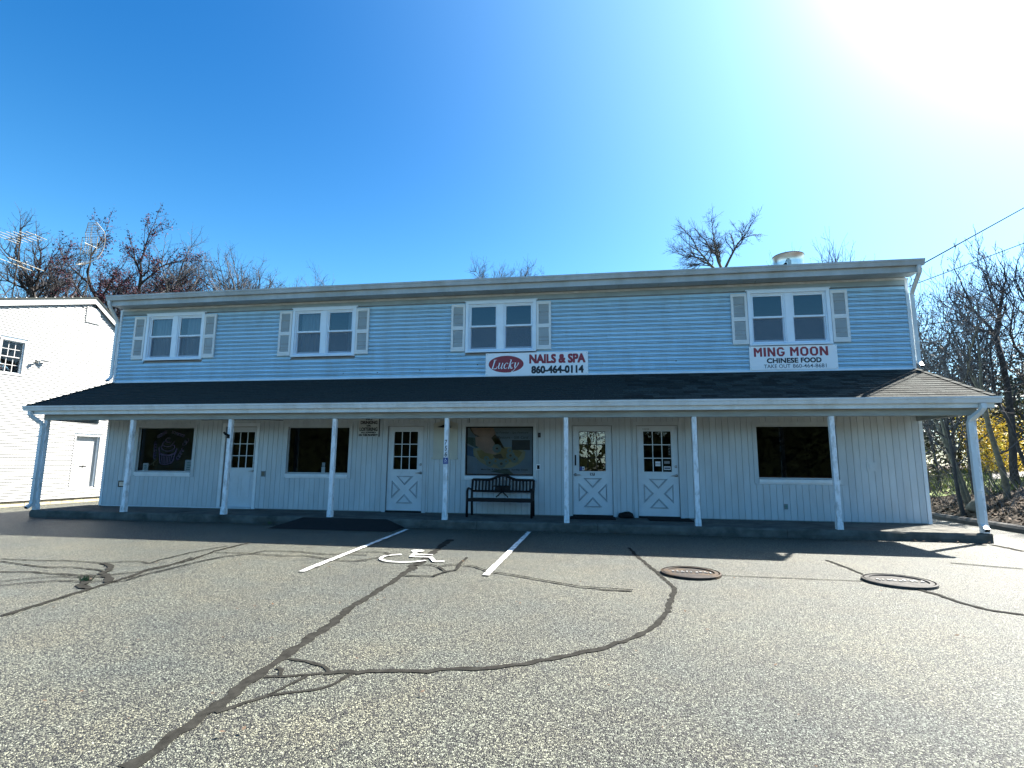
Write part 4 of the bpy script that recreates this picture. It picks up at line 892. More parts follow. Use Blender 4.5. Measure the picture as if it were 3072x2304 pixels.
bt('lower_rail', [(-hw, 0.20, 0.545), (hw, 0.20, 0.545)], .024)
for k in range(17):
    u = -0.63 + k * 1.26 / 16
    mb = MB(); mb.add([(u - .021, .198, .55), (u + .021, .198, .55), (u + .021, .246, arch(u) - .01), (u - .021, .246, arch(u) - .01), (u - .021, .206, .55), (u + .021, .206, .55), (u + .021, .254, arch(u) - .01), (u - .021, .254, arch(u) - .01)],
             [(0, 1, 2, 3), (5, 4, 7, 6), (0, 3, 7, 4), (1, 5, 6, 2)]); mb.part('back_slat', MT['black'], bn)
for k in range(9):
    y = -0.235 + k * 0.049; MB().box(-hw + .01, hw - .01, y, y + .036, .392 - k * .001, .402 - k * .001).part('seat_slat', MT['black'], bn)
MB().box(-hw, hw, -0.264, -0.25, .335, .41).part('seat_rail', MT['black'], bn)
mb = MB(); mb.tube([(-.15, .19, .41), (.06, .21, .60)], .014, 8); mb.tube([(.13, .19, .41), (-.08, .21, .60)], .014, 8); mb.part('cross_brace', MT['black'], bn, smooth=True)
mb = MB(); mb.tube([(-.24, .20, .66), (.19, .20, .665)], .014, 8); mb.box(-.17, .17, .196, .206, .56, .66)
for k in range(8): t = k * PI / 4; mb.tube([(.0 + .02 * math.cos(t), .194, .60 + .02 * math.sin(t)), (.0 + .075 * math.cos(t), .190, .60 + .055 * math.sin(t))], [.012, .005], 6)
mb.part('medallion', MT['black'], bn)
# ------------------------------------------------------------------ mats and the door stone
def doormat(x0, x1, label):
    mb = MB().box(x0, x1, -0.62, -0.06, .1725, .186)
    for k in range(7): mb.box(x0 + .03, x1 - .03, -.60 + k * .075, -.57 + k * .075, .1862, .190)
    mb.thing('doormat', MT['rubber'], label, 'doormat')
doormat(0.47, 1.45, 'black rubber doormat at the crossbuck door numbered 27'); doormat(2.15, 3.05, 'black rubber doormat at the door beside the widest plain wall')
def stone_mesh(c, rx, ry, rz, seed, name, m, label, cat, n=14):
    mb = MB()
    for j in range(n // 2 + 1):
        for i in range(n):
            ph = PI * j / (n // 2); th = 2 * PI * i / n; d = Vector((math.sin(ph) * math.cos(th), math.sin(ph) * math.sin(th), math.cos(ph)))
            k = 1 + 0.22 * noise.noise(d * 1.6 + Vector((seed, 0, 0))) + 0.07 * noise.noise(d * 5 + Vector((seed, 3, 0)))
            mb.v.append((c[0] + d.x * rx * k, c[1] + d.y * ry * k, max(c[2] + d.z * rz * k, c[2] - rz * .55)))
    for j in range(n // 2):
        for i in range(n): mb.f.append((j * n + i, (j + 1) * n + i, (j + 1) * n + (i + 1) % n, j * n + (i + 1) % n))
    return mb.thing(name, m, label, cat, smooth=True)
stone_mesh((1.68, -0.14, .225), .185, .10, .085, 3, 'door_stone', MT['rubber'], 'dark flat stone lying between the two crossbuck doors', 'stone')
stone_mesh((10.35, 2.6, hgt(10.35, 2.6) + .08), .22, .18, .19, 8, 'boulder', MT['rock'], 'round tan boulder on the soil bank behind the edging timbers', 'rock')
# ------------------------------------------------------------------ manhole covers
def manhole(c, r, m, label, txt, rz):
    o = root('manhole_cover', label, 'manhole cover', (c[0], c[1], 0), rz)
    MB().lathe((0, 0, 0), [(r + .03, 0), (r + .03, .030), (r + .012, .036), (r + .01, .008), (r, .008)], 40).part('rim', m, o, smooth=False)
    MB().lathe((0, 0, 0), [(r - .004, .004), (r - .004, .032), (r - .05, .036), (r - .056, .020), (0.001, .022)], 40).part('lid', m, o)
    mb = MB()          # worn raised letters, no longer readable
    for k in range(9):
        x_ = -r * .66 + k * r * .165
        for j in range(3):
            a_, b_ = rnd.uniform(-.008, .012), rnd.uniform(-.05, .035); mb.box(x_ + a_, x_ + a_ + rnd.uniform(.01, .03), b_, b_ + rnd.uniform(.012, .04), .0225, .031 + j * .0005)
    mb.part('lettering', MT['galv'], o)
    mb = MB()
    for t in (0.3, PI + .3): mb.box(r * .8 * math.cos(t) - .02, r * .8 * math.cos(t) + .02, r * .8 * math.sin(t) - .008, r * .8 * math.sin(t) + .008, .0225, .023)
    mb.part('pick_hole', MT['ink'], o)
    return o
manhole((2.19, -5.19), .335, MT['iron'], 'rusty brown manhole cover with worn raised lettering where cracks meet', None, -0.05)
manhole((4.55, -5.23), .345, MT['iron_pale'], 'bleached grey manhole cover farther from the parking lines', None, -0.05)
# weeds along the slab and in a crack
def weed(c, label, n=16, s=.07):
    mb = MB()
    for k in range(n):
        a_ = rnd.uniform(0, 6.28); l_ = rnd.uniform(.5, 1) * s; x, y = c[0] + rnd.gauss(0, s * .3), c[1] + rnd.gauss(0, s * .2)
        mb.add([(x - .008, y, c[2]), (x + .008, y, c[2]), (x + l_ * .6 * math.cos(a_), y + l_ * .6 * math.sin(a_), c[2] + l_)], [(0, 1, 2)])
    mb.thing('weed', MT['moss'], label, 'weed')
weed((-6.02, -1.45, 0.004), 'green weed sprouting at the walkway edge beside the tar ramp'); weed((-4.72, -6.92, 0.004), 'small weed clump growing in the branching tar cracks', 26, .09)
# ------------------------------------------------------------------ exhaust fan on the roof
ef = root('exhaust_fan', 'round shiny metal exhaust fan standing on the shop roof', 'roof vent', (6.25, 2.2, 6.17))
MB().box(-.30, .30, -.30, .30, .02, .22).part('curb', MT['galv'], ef)
MB().lathe((0, 0, 0), [(.335, .22), (.352, .30), (.368, .50), (.380, .72), (.386, .725), (.386, .735), (.376, .735), (.34, .50), (.2, .45), (0, .45)], 40).part('shroud', MT['aluminium'], ef, smooth=True)
MB().lathe((0, 0, 0), [(.3875, .722), (.390, .724), (.390, .736), (.3875, .738)], 40).part('rim', MT['black'], ef)
MB().box(-.14, -.07, -.40, -.35, .36, .50).part('switch_box', MT['galv'], ef); MB().tube([(-.2, -.40, .36), (-.21, -.42, .44), (-.17, -.42, .52), (-.11, -.40, .52)], .012, 8).part('conduit', MT['black'], ef, smooth=True)
MB().tube([(-.22, -.37, .37), (-.22, -.42, .37)], .045, 12).part('junction_box', MT['black'], ef)
# ------------------------------------------------------------------ neighbouring house
TH = 0.1206
NB = root('neighbouring_house', 'white sided gable house glaring in the sun beside the shop', 'house', (-19.885, 6.369, -0.38), -TH)
Z = lambda z: z + 0.38
U0, U1, RID, ZR = -9.0, 3.0, 0.04, 8.10
def gable(u): return ZR - (0.315 * (RID - u) if u < RID else 0.79 * (u - RID))
nwin = (-2.92, -2.28, 4.52, 5.64); nwo = (-3.03, -2.17, 4.41, 5.75); ndo = (0.0, 0.95, 0.22, 2.30)
mb = MB()
def yz(u, z): return (u, Z(z))
bz = -0.18; k = 0; wh = [nwo, (ndo[0] - .06, ndo[1] + .06, ndo[2], ndo[3] + .06)]
while bz < ZR - 0.12:
    tp = bz + 0.1
    a, b = U0, U1
    if gable(a) < bz + .05: a = RID - (ZR - bz) / 0.315 + .02
    if gable(b) < bz + .05: b = RID + (ZR - bz) / 0.79 - .02
    for p, q in holes_x(bz + .02, tp - .02, a, b, wh):
        o = bpy.data.objects.new('siding_board', unit('lap', MT['white_siding'])); COL.objects.link(o); o.parent = NB
        o.location = (0.0, (p + q) / 2, Z(bz)); o.scale = (q - p - .002, .042, .106); o.rotation_euler = (0, 0, PI / 2)
    bz = tp; k += 1
mb = MB()
zs_l = [p for p in (U0, RID, U1)]
def gpoly(u0, u1, zlo, zhi=None):
    top = [(u1, Z(min(gable(u1) - .02, zhi or 99))), (u0, Z(min(gable(u0) - .02, zhi or 99)))]
    if u0 < RID < u1 and not zhi: top.insert(1, (RID, Z(ZR - .02)))
    return [(u0, Z(zlo)), (u1, Z(zlo))] + top
for u0, u1, zl, zh in ((U0, nwo[0] + .1, -.2, None), (nwo[0] + .1, nwo[1] - .1, -.2, nwo[2] + .1), (nwo[0] + .1, nwo[1] - .1, nwo[3] - .1, None), (nwo[1] - .1, ndo[0], -.2, None), (ndo[0], ndo[1], ndo[3] + .0, None), (ndo[0], ndo[1], -.2, ndo[2]), (ndo[1], U1, -.2, None)):
    mb.prism(gpoly(u0, u1, zl, zh), -0.14, -0.004, 'x')
mb.part('wall', MT['white'], NB)
mb = MB(); mb.box(-9, -.3, U0 + .3, U1 - .3, 0.05, Z(5.2)); 
mb2 = MB(); mb2.box(-9.0, -8.9, U0, U1, 0, Z(5.2)); mb2.box(-9, -.141, U0, U0 + .1, 0, Z(5.1)); mb2.box(-9, -.141, U1 - .1, U1, 0, Z(5.6)); mb2.box(-8.9, -.15, U0 + .1, U1 - .1, Z(2.8), Z(3.0)); mb2.box(-3.1, -3.0, U0 + .1, U1 - .1, 0.1, Z(5)); mb2.part('rear_wall', MT['white_siding'], NB)
# roof with white rake boards
for (ua, ub) in ((U0 - .3, RID), (RID, U1 + .3)):
    za, zb = gable(ua), gable(ub)
    MB().prism([(ua, Z(za)), (ub, Z(zb)), (ub, Z(zb) + .07), (ua, Z(za) + .07)], -9.2, 0.16, 'x').part('roof', MT['shingle'], NB)
    MB().prism([(ua, Z(za) - .23), (ub, Z(zb) - .23), (ub, Z(zb) - .003), (ua, Z(za) - .003)], 0.11, 0.135, 'x').part('rake_board', MT['white_siding'], NB)
    MB().prism([(ua, Z(za) - .04), (ub, Z(zb) - .04), (ub, Z(zb) - .025), (ua, Z(za) - .025)], 0.003, 0.109, 'x').part('rake_soffit', MT['white'], NB)
u = U0
while u < U1:
    w_ = rnd.uniform(.38, .5); u1 = min(u + w_, U1)
    mb = MB().box(-.12, -.006 + rnd.uniform(-.008, .008), u + .006, u1 - .006, -.05, Z(-.215) - .002); mb.part('foundation_block', MT['stone'], NB); u = u1
bx('sill_trim', -.1, .036, U0, U1, Z(-.212), Z(-.182), MT['black'], NB)
# window: six panes over six
a, b, p, q = nwo; mb = MB()
def fr(m_, u0, u1, z0_, z1_, w_, x0, x1):
    m_.box(x0, x1, u0, u0 + w_, Z(z0_), Z(z1_)); m_.box(x0, x1, u1 - w_, u1, Z(z0_), Z(z1_)); m_.box(x0, x1, u0 + w_, u1 - w_, Z(z0_), Z(z0_) + w_); m_.box(x0, x1, u0 + w_, u1 - w_, Z(z1_) - w_, Z(z1_)); return m_
nw = fr(MB(), a, b, p, q, .075, -.1, .05).part('window', MT['white_siding'], NB)
fr(MB(), a + .076, b - .076, 5.07, q - .076, .035, -.07, -.03).part('upper_sash', MT['white_siding'], nw); fr(MB(), a + .076, b - .076, p + .076, 5.10, .035, -.108, -.072).part('lower_sash', MT['white_siding'], nw)
for nm, z0_, z1_, x_ in (('upper', 5.10, q - .11, -.05), ('lower', p + .11, 5.07, -.09)):
    u0, u1 = a + .11, b - .11
    for i in range(3):
        for j in range(2):
            mb = MB(); ya_, yb_ = u0 + (u1 - u0) * i / 3, u0 + (u1 - u0) * (i + 1) / 3; za_, zb_ = z0_ + (z1_ - z0_) * j / 2, z0_ + (z1_ - z0_) * (j + 1) / 2
            mb.add([(x_, ya_ + .008, Z(za_) + .008), (x_, yb_ - .008, Z(za_) + .008), (x_, yb_ - .008, Z(zb_) - .008), (x_, ya_ + .008, Z(zb_) - .008)], [(0, 1, 2, 3)]); mb.part('pane', MT['glass'], nw)
    mb = MB()
    for i in (1, 2): mb.box(x_ - .008, x_ + .012, u0 + (u1 - u0) * i / 3 - .011, u0 + (u1 - u0) * i / 3 + .011, Z(z0_), Z(z1_))
    zm = Z((z0_ + z1_) / 2)
    for i in range(3): mb.box(x_ - .007, x_ + .011, u0 + (u1 - u0) * i / 3 + .0115, u0 + (u1 - u0) * (i + 1) / 3 - .0115, zm - .011, zm + .011)
    mb.part('muntin', MT['white_siding'], nw)
# door: six panels, deep frame
a, b, p, q = ndo
dr_ = MB().box(-.13, -.09, a + .03, b - .03, Z(p) + .02, Z(q) - .02).part('door', MT['white_siding'], NB)
mb = MB(); mb.box(-.004, .045, a - .06, a, Z(p), Z(q) + .06); mb.box(-.004, .045, b, b + .06, Z(p), Z(q) + .06); mb.box(-.004, .045, a, b, Z(q), Z(q) + .06); mb.part('casing', MT['white_siding'], dr_)
mb = MB(); mb.box(-.14, -.005, a - .0, a + .028, Z(p), Z(q)); mb.box(-.14, -.005, b - .028, b, Z(p), Z(q)); mb.box(-.14, -.005, a + .0285, b - .0285, Z(q) - .02, Z(q) - .001); mb.part('jamb', MT['white'], dr_)
for i in range(2):
    for z0_, z1_ in ((.42, .82), (.98, 1.62), (1.78, 1.98)):
        u0 = a + .12 + i * .38; mb = MB(); fr(mb, u0, u0 + .30, p + z0_ - .2, p + z1_ - .2, .02, -.0895, -.082); mb.part('door_panel', MT['white_siding'], dr_)
MB().tube([(-.09, a + .1, Z(1.15)), (-.03, a + .1, Z(1.15))], .03, 10).part('handle', MT['steel'], dr_); MB().tube([(-.09, a + .47, Z(1.07)), (-.07, a + .47, Z(1.07))], .035, 10).box(-.0885, -.075, a + .33, a + .62, Z(1.06), Z(1.085)).part('mail_slot', MT['black'], dr_)
vb = MB().box(-.004, .06, -.23, .33, Z(7.03), Z(7.70)).part('gable_vent', MT['white_siding'], NB)
mb = MB()
for k in range(16): mb.prism([(.061, Z(7.06) + k * .039), (.075, Z(7.06) + k * .039), (.061, Z(7.06) + k * .039 + .034)], -.20, .30, 'y')
for i, v in enumerate(mb.v): mb.v[i] = (v[0], v[1], v[2])
mb.part('vent_slats', MT['white_siding'], vb, kind='stuff')
mb = MB(); mb.tube([(.04, -.55, Z(7.88)), (.05, -.5, Z(7.70)), (.05, -.3, Z(7.58)), (.06, -.1, Z(7.74))], .012, 5); mb.tube([(.05, -.1, Z(7.93)), (.06, .05, Z(7.74)), (.05, .25, Z(7.76)), (.05, .4, Z(7.6))], .012, 5); mb.part('wall_cable', MT['black'], NB)
mb = MB().box(.04, .1, .12, .22, Z(7.72), Z(7.79)).part('cable_box', MT['black'], NB)
fd = root('floodlight', 'twin head floodlight on the white house wall beside its window', 'floodlight', NB.matrix_basis @ Vector((0.04, -1.75, Z(5.02))), -TH)
MB().tube([(0, 0, .03), (.05, 0, .03)], .06, 12).part('base', MT['galv'], fd)
MB().tube([(.04, -.02, .04), (.10, -.06, .06), (.16, -.14, .02)], [.02, .03, .07], 10).part('lamp_head', MT['galv'], fd, smooth=True)
MB().tube([(.04, .02, .05), (.10, .1, .1), (.15, .26, .13)], [.02, .035, .07], 10).part('lamp_head', MT['white_siding'], fd, smooth=True)
# ------------------------------------------------------------------ roof antennas
def mast_tripod(o, h, legs=.45, splay=.32):
    MB().tube([(0, 0, 0), (0, 0, h)], .02, 8).part('mast', MT['iron'], o)
    for k in range(3):
        t = k * 2 * PI / 3 + .4; MB().tube([(splay * math.cos(t), splay * math.sin(t), -.12), (0.02 * math.cos(t), .02 * math.sin(t), legs * 2)], .013, 6).part('tripod_leg', MT['iron'], o)
def roof_z(x, y): 
    v = NB.matrix_basis.inverted() @ Vector((x, y, 0)); return gable(v.y) + .07
yz_ = root('television_antenna', 'television antenna with long bright rods on a thin mast above the white house', 'antenna', (-21.0, 4.12, roof_z(-21, 4.12)))
hM = 9.98 - yz_.location.z; mast_tripod(yz_, hM, .35)
MB().tube([(-.9, .1, hM - .06), (.75, -.08, hM - .02)], .016, 6).part('boom', MT['galv'], yz_)
for i, x_ in enumerate(lin(-.85, .7, 6)):
    ln = 1.15 - .06 * i; MB().tube([(x_, -ln * .5, hM - .03), (x_, ln * .5, hM - .03)], .010, 6).part('rod', MT['antenna'], yz_)
MB().tube([(-.5, 0, hM - 1.12), (.5, -.05, hM - 1.10)], .014, 6).part('lower_boom', MT['galv'], yz_)
for x_, l0, l1 in ((-.25, -.6, .75), (.2, -.5, .85)): MB().tube([(x_, l0, hM - 1.09), (x_, l1, hM - 1.13)], .014, 6).part('lower_rod', MT['antenna'], yz_)
def dish(label, loc, top, scale=1.0, rz=0.0):
    o = root('grid_antenna', label, 'antenna', loc, rz); h = top - loc[2]; mast_tripod(o, h - 1.0, .55, .4)
    c = h - 1.12; hw_ = .46 * scale; mb = MB(); n = 22
    def P(t): return (0.40 * scale * (t * t) - .12 - .16 * t, c + t * 1.05 * scale)      # arc in the x-z plane, open towards +x
    def wd_(t): return hw_ * (1 if abs(t) < .62 else 1 - (abs(t) - .62) * 1.5)          # corners cut off at both ends
    for k in range(n + 1):
        t = -1 + 2 * k / n; x_, z_ = P(t); mb.tube([(x_, -wd_(t), z_), (x_, wd_(t), z_)], .009, 4)
    o2 = mb.part('grid', MT['rustwire'], o)
    mb = MB()
    for k in range(9):
        y_ = -1 + 2 * k / 8; mb.tube([(P(t)[0] + .004, y_ * wd_(t), P(t)[1]) for t in lin(-1, 1, 16)], .015 if k in (0, 8) else .006, 5)
    mb.part('rib', MT['antenna'], o2)
    mb = MB(); f = .12 * scale
    for ya_, yb_ in ((-.40, -.10), (.06, .34)):
        loop = [(f, ya_, c - .42), (f, yb_, c - .42), (f, yb_, c + .36), (f, ya_, c + .36), (f, ya_, c - .42)]
        for u_, v_ in zip(loop, loop[1:]): mb.tube([u_, v_], .014, 6)
        mb.tube([(f, ya_, c), (f, yb_, c)], .012, 6)
    mb.tube([(f, 0, c - .6), (f, 0, c + .95)], .014, 6); mb.part('feed_frame', MT['antenna'], o)
    MB().tube([(-.25, 0, c), (f + .25, 0, c - .02)], .02, 6).part('boom', MT['galv'], o)
    return o
dish('curved wire grid antenna with yellow frame on a roof tripod against the red tree', (-21.0, 7.0, roof_z(-21, 7.0)), 11.9, 1.0, -1.5)
dish('second wire grid antenna cut by the photo edge beyond the rod antenna', (-21.3, 2.35, roof_z(-21.3, 2.35)), 11.85, 1.0, -1.5)
# ------------------------------------------------------------------ overhead wires
def wire(p, q, sag, label, r=.016):
    mb = MB(); mb.tube([(p[0] + (q[0] - p[0]) * t, p[1] + (q[1] - p[1]) * t, p[2] + (q[2] - p[2]) * t - sag * 4 * t * (1 - t)) for t in lin(0, 1, 24)], r, 5)
    mb.thing('overhead_wire', MT['wire'], label, 'wire', 'overhead wires beside the shop')
wire((7.94, -0.1, 5.60), (18.4, 8.0, 11.65), .0, 'highest overhead wire rising from the shop roof corner', .014)
wire((7.88, 6.0, 5.90), (20.5, 6.0, 10.6), .02, 'overhead wire second from top crossing the bare treetops', .012)
wire((7.88, 6.0, 5.40), (20.5, 6.0, 6.95), .02, 'overhead wire third from top passing through the branches', .014)
wire((7.88, 6.0, 4.36), (20.5, 6.0, 6.62), .02, 'lowest overhead wire low among the branches', .014)
# ------------------------------------------------------------------ trees
class Tree:
    """bare tree: limbs grown level by level; limbs (levels 0-1) are the trunk, the rest the crown of twigs"""
    def __init__(s, seed, h, fork, spread, r0, levels=4, kids=(4, 5, 5, 4), up=0.25, twist=0.22, ratio=0.62, lean=(0, 0), rmin=0.006, nfork=3, leaf=0, leafsize=0.1, start_ang=0.55, leafz=0):
        s.leafz = leafz
        s.r = random.Random(seed); s.T, s.Cn, s.Lf = MB(), MB(), MB()
        s.kids, s.up, s.twist, s.ratio, s.levels, s.rmin, s.leaf, s.ls = kids, up, twist, ratio, levels, rmin, leaf, leafsize
        r = s.r
        base = Vector((0, 0, -0.25)); d = Vector((lean[0], lean[1], 1)).normalized()
        pts, p = [base], base.copy()
        n = 6
        for i in range(n):
            d = (d + Vector((r.gauss(0, .05), r.gauss(0, .05), 0))).normalized(); p = p + d * ((fork + .25) / n); pts.append(p.copy())
        s.T.tube(pts, [r0 * (1.25 if i == 0 else 1 - .3 * i / n) for i in range(n + 1)], 8)
        top = h - p.z
        a0 = r.uniform(0, 6.28)
        for k in range(nfork):
            a = a0 + k * 2 * PI / nfork + r.uniform(-.4, .4); an = start_ang * spread * r.uniform(.55, 1.15) if k else .15 * spread
            dd = (d * math.cos(an) + Vector((math.cos(a), math.sin(a), 0)) * math.sin(an)).normalized()
            s.grow(p - d * .02, dd, top * r.uniform(.62, .78), r0 * .58 * (1.1 if k == 0 else r.uniform(.7, 1)), 1)
        for k in range(2):     # a few low limbs
            t = r.uniform(.55, .95); q = pts[int(t * n)]; a = r.uniform(0, 6.28); dd = Vector((math.cos(a), math.sin(a), .5)).normalized()
            s.grow(q, dd, top * r.uniform(.3, .5), r0 * .35, 2)
    def grow(s, p, d, Lg, rad, lev):
        r = s.r; n = 5 if lev <= 2 else 3
        mb = s.T if lev <= 1 else s.Cn
        pts, dirs = [p], [d]
        for i in range(n):
            d = (d + Vector((r.gauss(0, s.twist), r.gauss(0, s.twist), r.gauss(0, s.twist * .6) + s.up * (.3 if lev > 1 else .18)))).normalized()
            p = p + d * Lg / n; pts.append(p); dirs.append(d)
        rt = max(s.rmin, rad)
        mb.tube(pts, [max(s.rmin * .8, rt * (1 - .62 * i / n)) for i in range(n + 1)], 6 if lev == 1 else (5 if lev == 2 else 3), cap=False)
        if s.leaf and lev >= s.levels - 1 and p.z > s.leafz:
            for k in range(s.leaf):
                q = pts[r.randint(1, n)] + Vector((r.gauss(0, .08), r.gauss(0, .08), r.gauss(0, .08))); z = s.ls * r.uniform(.5, 1.2)
                a, b = Vector((r.gauss(0, 1), r.gauss(0, 1), r.gauss(0, 1))).normalized() * z, Vector((r.gauss(0, 1), r.gauss(0, 1), r.gauss(0, 1))).normalized() * z * .7
                s.Lf.add([q - a, q + b, q + a, q - b], [(0, 1, 2, 3)])
        if lev >= s.levels: return
        for k in range(s.kids[min(lev - 1, len(s.kids) - 1)]):
            t = r.uniform(.22, 1.0) if lev > 1 else r.uniform(.3, 1.0)
            i = min(n - 1, int(t * n)); q = pts[i].lerp(pts[i + 1], t * n - i); dd = dirs[i + 1]
            a = dd.cross(Vector((r.gauss(0, 1), r.gauss(0, 1), r.gauss(0, 1)))).normalized(); an = r.uniform(.45, 1.0)
            nd_ = (dd * math.cos(an) + a * math.sin(an)).normalized()
            s.grow(q, nd_, Lg * s.ratio * r.uniform(.6, 1.1) * (1.1 - .35 * t), rad * .5 * (1.05 - .3 * t), lev + 1)
        s.grow(pts[-1], dirs[-1], Lg * s.ratio * .8, rad * .38, lev + 1)
_protos = {}
def tree(x, y, z, label, group, bark='bark', twig='twig', leafm='bud', name='bare_tree', cat='tree', key=None, rz=0, **kw):
    o = root(name, label, cat, (x, y, z), rz, group)
    if key and key in _protos: ms = _protos[key]
    else:
        t = Tree(**kw); ms = [('trunk', t.T.mesh('trunk', MT[bark], True)), ('crown', t.Cn.mesh('crown', MT[twig]))]
        if t.Lf.v: ms.append(('buds', t.Lf.mesh('buds', MT[leafm])))
        if key: _protos[key] = ms
    for nm, me in ms:
        p = bpy.data.objects.new(nm, me); COL.objects.link(p); p.parent = o
        if nm == 'buds': p['kind'] = 'stuff'
    return o
GL = 'bare trees rising behind the white house'
tree(-43.2, 20, -.38, 'thin pale bare tree farthest out behind the television antenna', GL, seed=11, h=18.0, fork=9, spread=.7, r0=.2, levels=4, kids=(5, 6, 6), rmin=.0055)
tree(-29.7, 12, -.38, 'dark forked bare tree between the two roof antennas', GL, bark='bark_dark', twig='twig_dark', seed=302, h=14.0, fork=9.2, spread=1.1, r0=.26, levels=4, kids=(6, 6, 6), rmin=.0055, nfork=5)
tree(-27.4, 14, -.38, 'dark red budding tree behind the grid antenna', GL, bark='bark_dark', twig='twig_dark', seed=330, h=14.7, fork=8.2, spread=1.1, r0=.26, levels=4, kids=(6, 6, 6), rmin=.0055, nfork=5, leaf=9, leafsize=.055, leafz=9.8, name='red_tree')
tree(-24.6, 16, -.38, 'bare tree with rounded crown next to the red tree', GL, seed=325, h=14.6, fork=8.5, spread=1.1, r0=.22, levels=4, kids=(6, 7, 6), rmin=.0055, nfork=5)
tree(-22.6, 18, -.38, 'smaller bare tree sloping down towards the shop roof', GL, seed=334, h=14.4, fork=9, spread=1.1, r0=.2, levels=4, kids=(6, 7, 6), rmin=.0055, nfork=5)
tree(-21.5, 23, -.38, 'bushy bare treetop just above the left stretch of shop roof', GL, seed=307, h=15, fork=10, spread=1.0, r0=.2, levels=4, kids=(6, 7, 6), rmin=.0055, nfork=5)
tree(-18.4, 22, -.38, 'low wispy bare treetop ending the row of trees along the shop roof', GL, seed=43, h=14.9, fork=9, spread=.9, r0=.16, levels=4, kids=(5, 6, 5), rmin=.0055)
tree(-38.5, 13, -.38, 'reddish tree at the photo edge behind the white house', GL, bark='bark_dark', twig='twig_dark', seed=47, h=11.2, fork=6, spread=1.3, r0=.22, levels=4, kids=(5, 6, 5), rmin=.0055, leaf=5, leafsize=.08, name='red_tree')
tree(-33.8, 20, -.38, 'grey bare tree standing between the dark forked tree and the far one', GL, seed=53, h=15.3, fork=7, spread=1.1, r0=.2, levels=4, kids=(5, 6, 6), rmin=.0055)
tree(-20.6, 19, -.38, 'slender bare tree between the rounded tree and the shop roof line', GL, seed=59, h=13.4, fork=8, spread=1.0, r0=.17, levels=4, kids=(6, 6, 5), rmin=.0055, nfork=4)
tree(-29.0, 18, -.38, 'pale bare tree half hidden behind the red tree', GL, seed=63, h=13.6, fork=6.5, spread=1.2, r0=.2, levels=4, kids=(6, 6, 6), rmin=.0055, nfork=4)
tree(-34, 16, -.38, 'broad bare tree filling the gap left of the forked tree', GL, key='fill0', rz=0, twig='twig_dark', seed=325, h=14.2, fork=8.2, spread=1.15, r0=.2, levels=4, kids=(6, 7, 6), rmin=.0055, nfork=5)
tree(-31.8, 20, -.38, 'twiggy bare tree directly behind the forked tree', GL, key='fill1', rz=1.3, twig='twig_dark', seed=334, h=15, fork=8.2, spread=1.15, r0=.2, levels=4, kids=(6, 7, 6), rmin=.0055, nfork=5)
tree(-26, 20, -.38, 'bare tree behind the red tree and rounded tree', GL, key='fill0', rz=2.6, twig='twig_dark', seed=325, h=14.2, fork=8.2, spread=1.15, r0=.2, levels=4, kids=(6, 7, 6), rmin=.0055, nfork=5)
tree(-23.3, 22, -.38, 'bare tree in the back row above the gutter end', GL, key='fill1', rz=3.9, twig='twig_dark', seed=334, h=15, fork=8.2, spread=1.15, r0=.2, levels=4, kids=(6, 7, 6), rmin=.0055, nfork=5)
tree(-19.6, 24, -.38, 'back row bare tree near the lowest wispy top', GL, key='fill0', rz=5.2, twig='twig_dark', seed=325, h=14.2, fork=8.2, spread=1.15, r0=.2, levels=4, kids=(6, 7, 6), rmin=.0055, nfork=5)
GM = 'treetops peeping over the shop roof'
tree(-5.4, 18, -.1, 'leftmost feathery treetop over the middle of the shop roof', GM, seed=314, h=13.15, fork=9.2, spread=.9, r0=.16, levels=4, kids=(6, 7, 6), rmin=.0055, nfork=5)
tree(-3.8, 18.0, -.1, 'feathery treetop second over the middle of the shop roof', GM, seed=339, h=13.1, fork=9.2, spread=.9, r0=.16, levels=4, kids=(6, 7, 6), rmin=.0055, nfork=5)
tree(-1.9, 18.2, -.1, 'tiny treetop over the roof nearest the oval sign', GM, seed=71, h=12.6, fork=7.5, spread=.7, r0=.13, levels=4, kids=(5, 6, 5), rmin=.0055)
tree(7.35, 14, .0, 'single spreading bare treetop over the roof beside the exhaust fan', None, seed=322, h=13.9, fork=10.9, spread=1.5, r0=.13, levels=4, kids=(7, 8, 6), rmin=.006, nfork=5, up=.1, twist=.22, start_ang=.75, ratio=.6)
GS = 'straight shoots over the roof end'
for i, (xx, hh_) in enumerate(((10.25, 10.55), (10.75, 10.85), (11.4, 10.5), (11.95, 10.2))):
    tree(xx, 12.0, hgt(xx, 12), ['twiggy shoot just past the exhaust fan', 'tallest twiggy shoot between the exhaust fan and roof end', 'pair of thin shoots near the roof end', 'faint last shoot at the shop roof end'][i], GS, name='sapling', seed=90 + i, h=hh_ - .6, fork=7.2, spread=.7, r0=.07, levels=3, kids=(6, 4), rmin=.0055, up=.7, nfork=4)
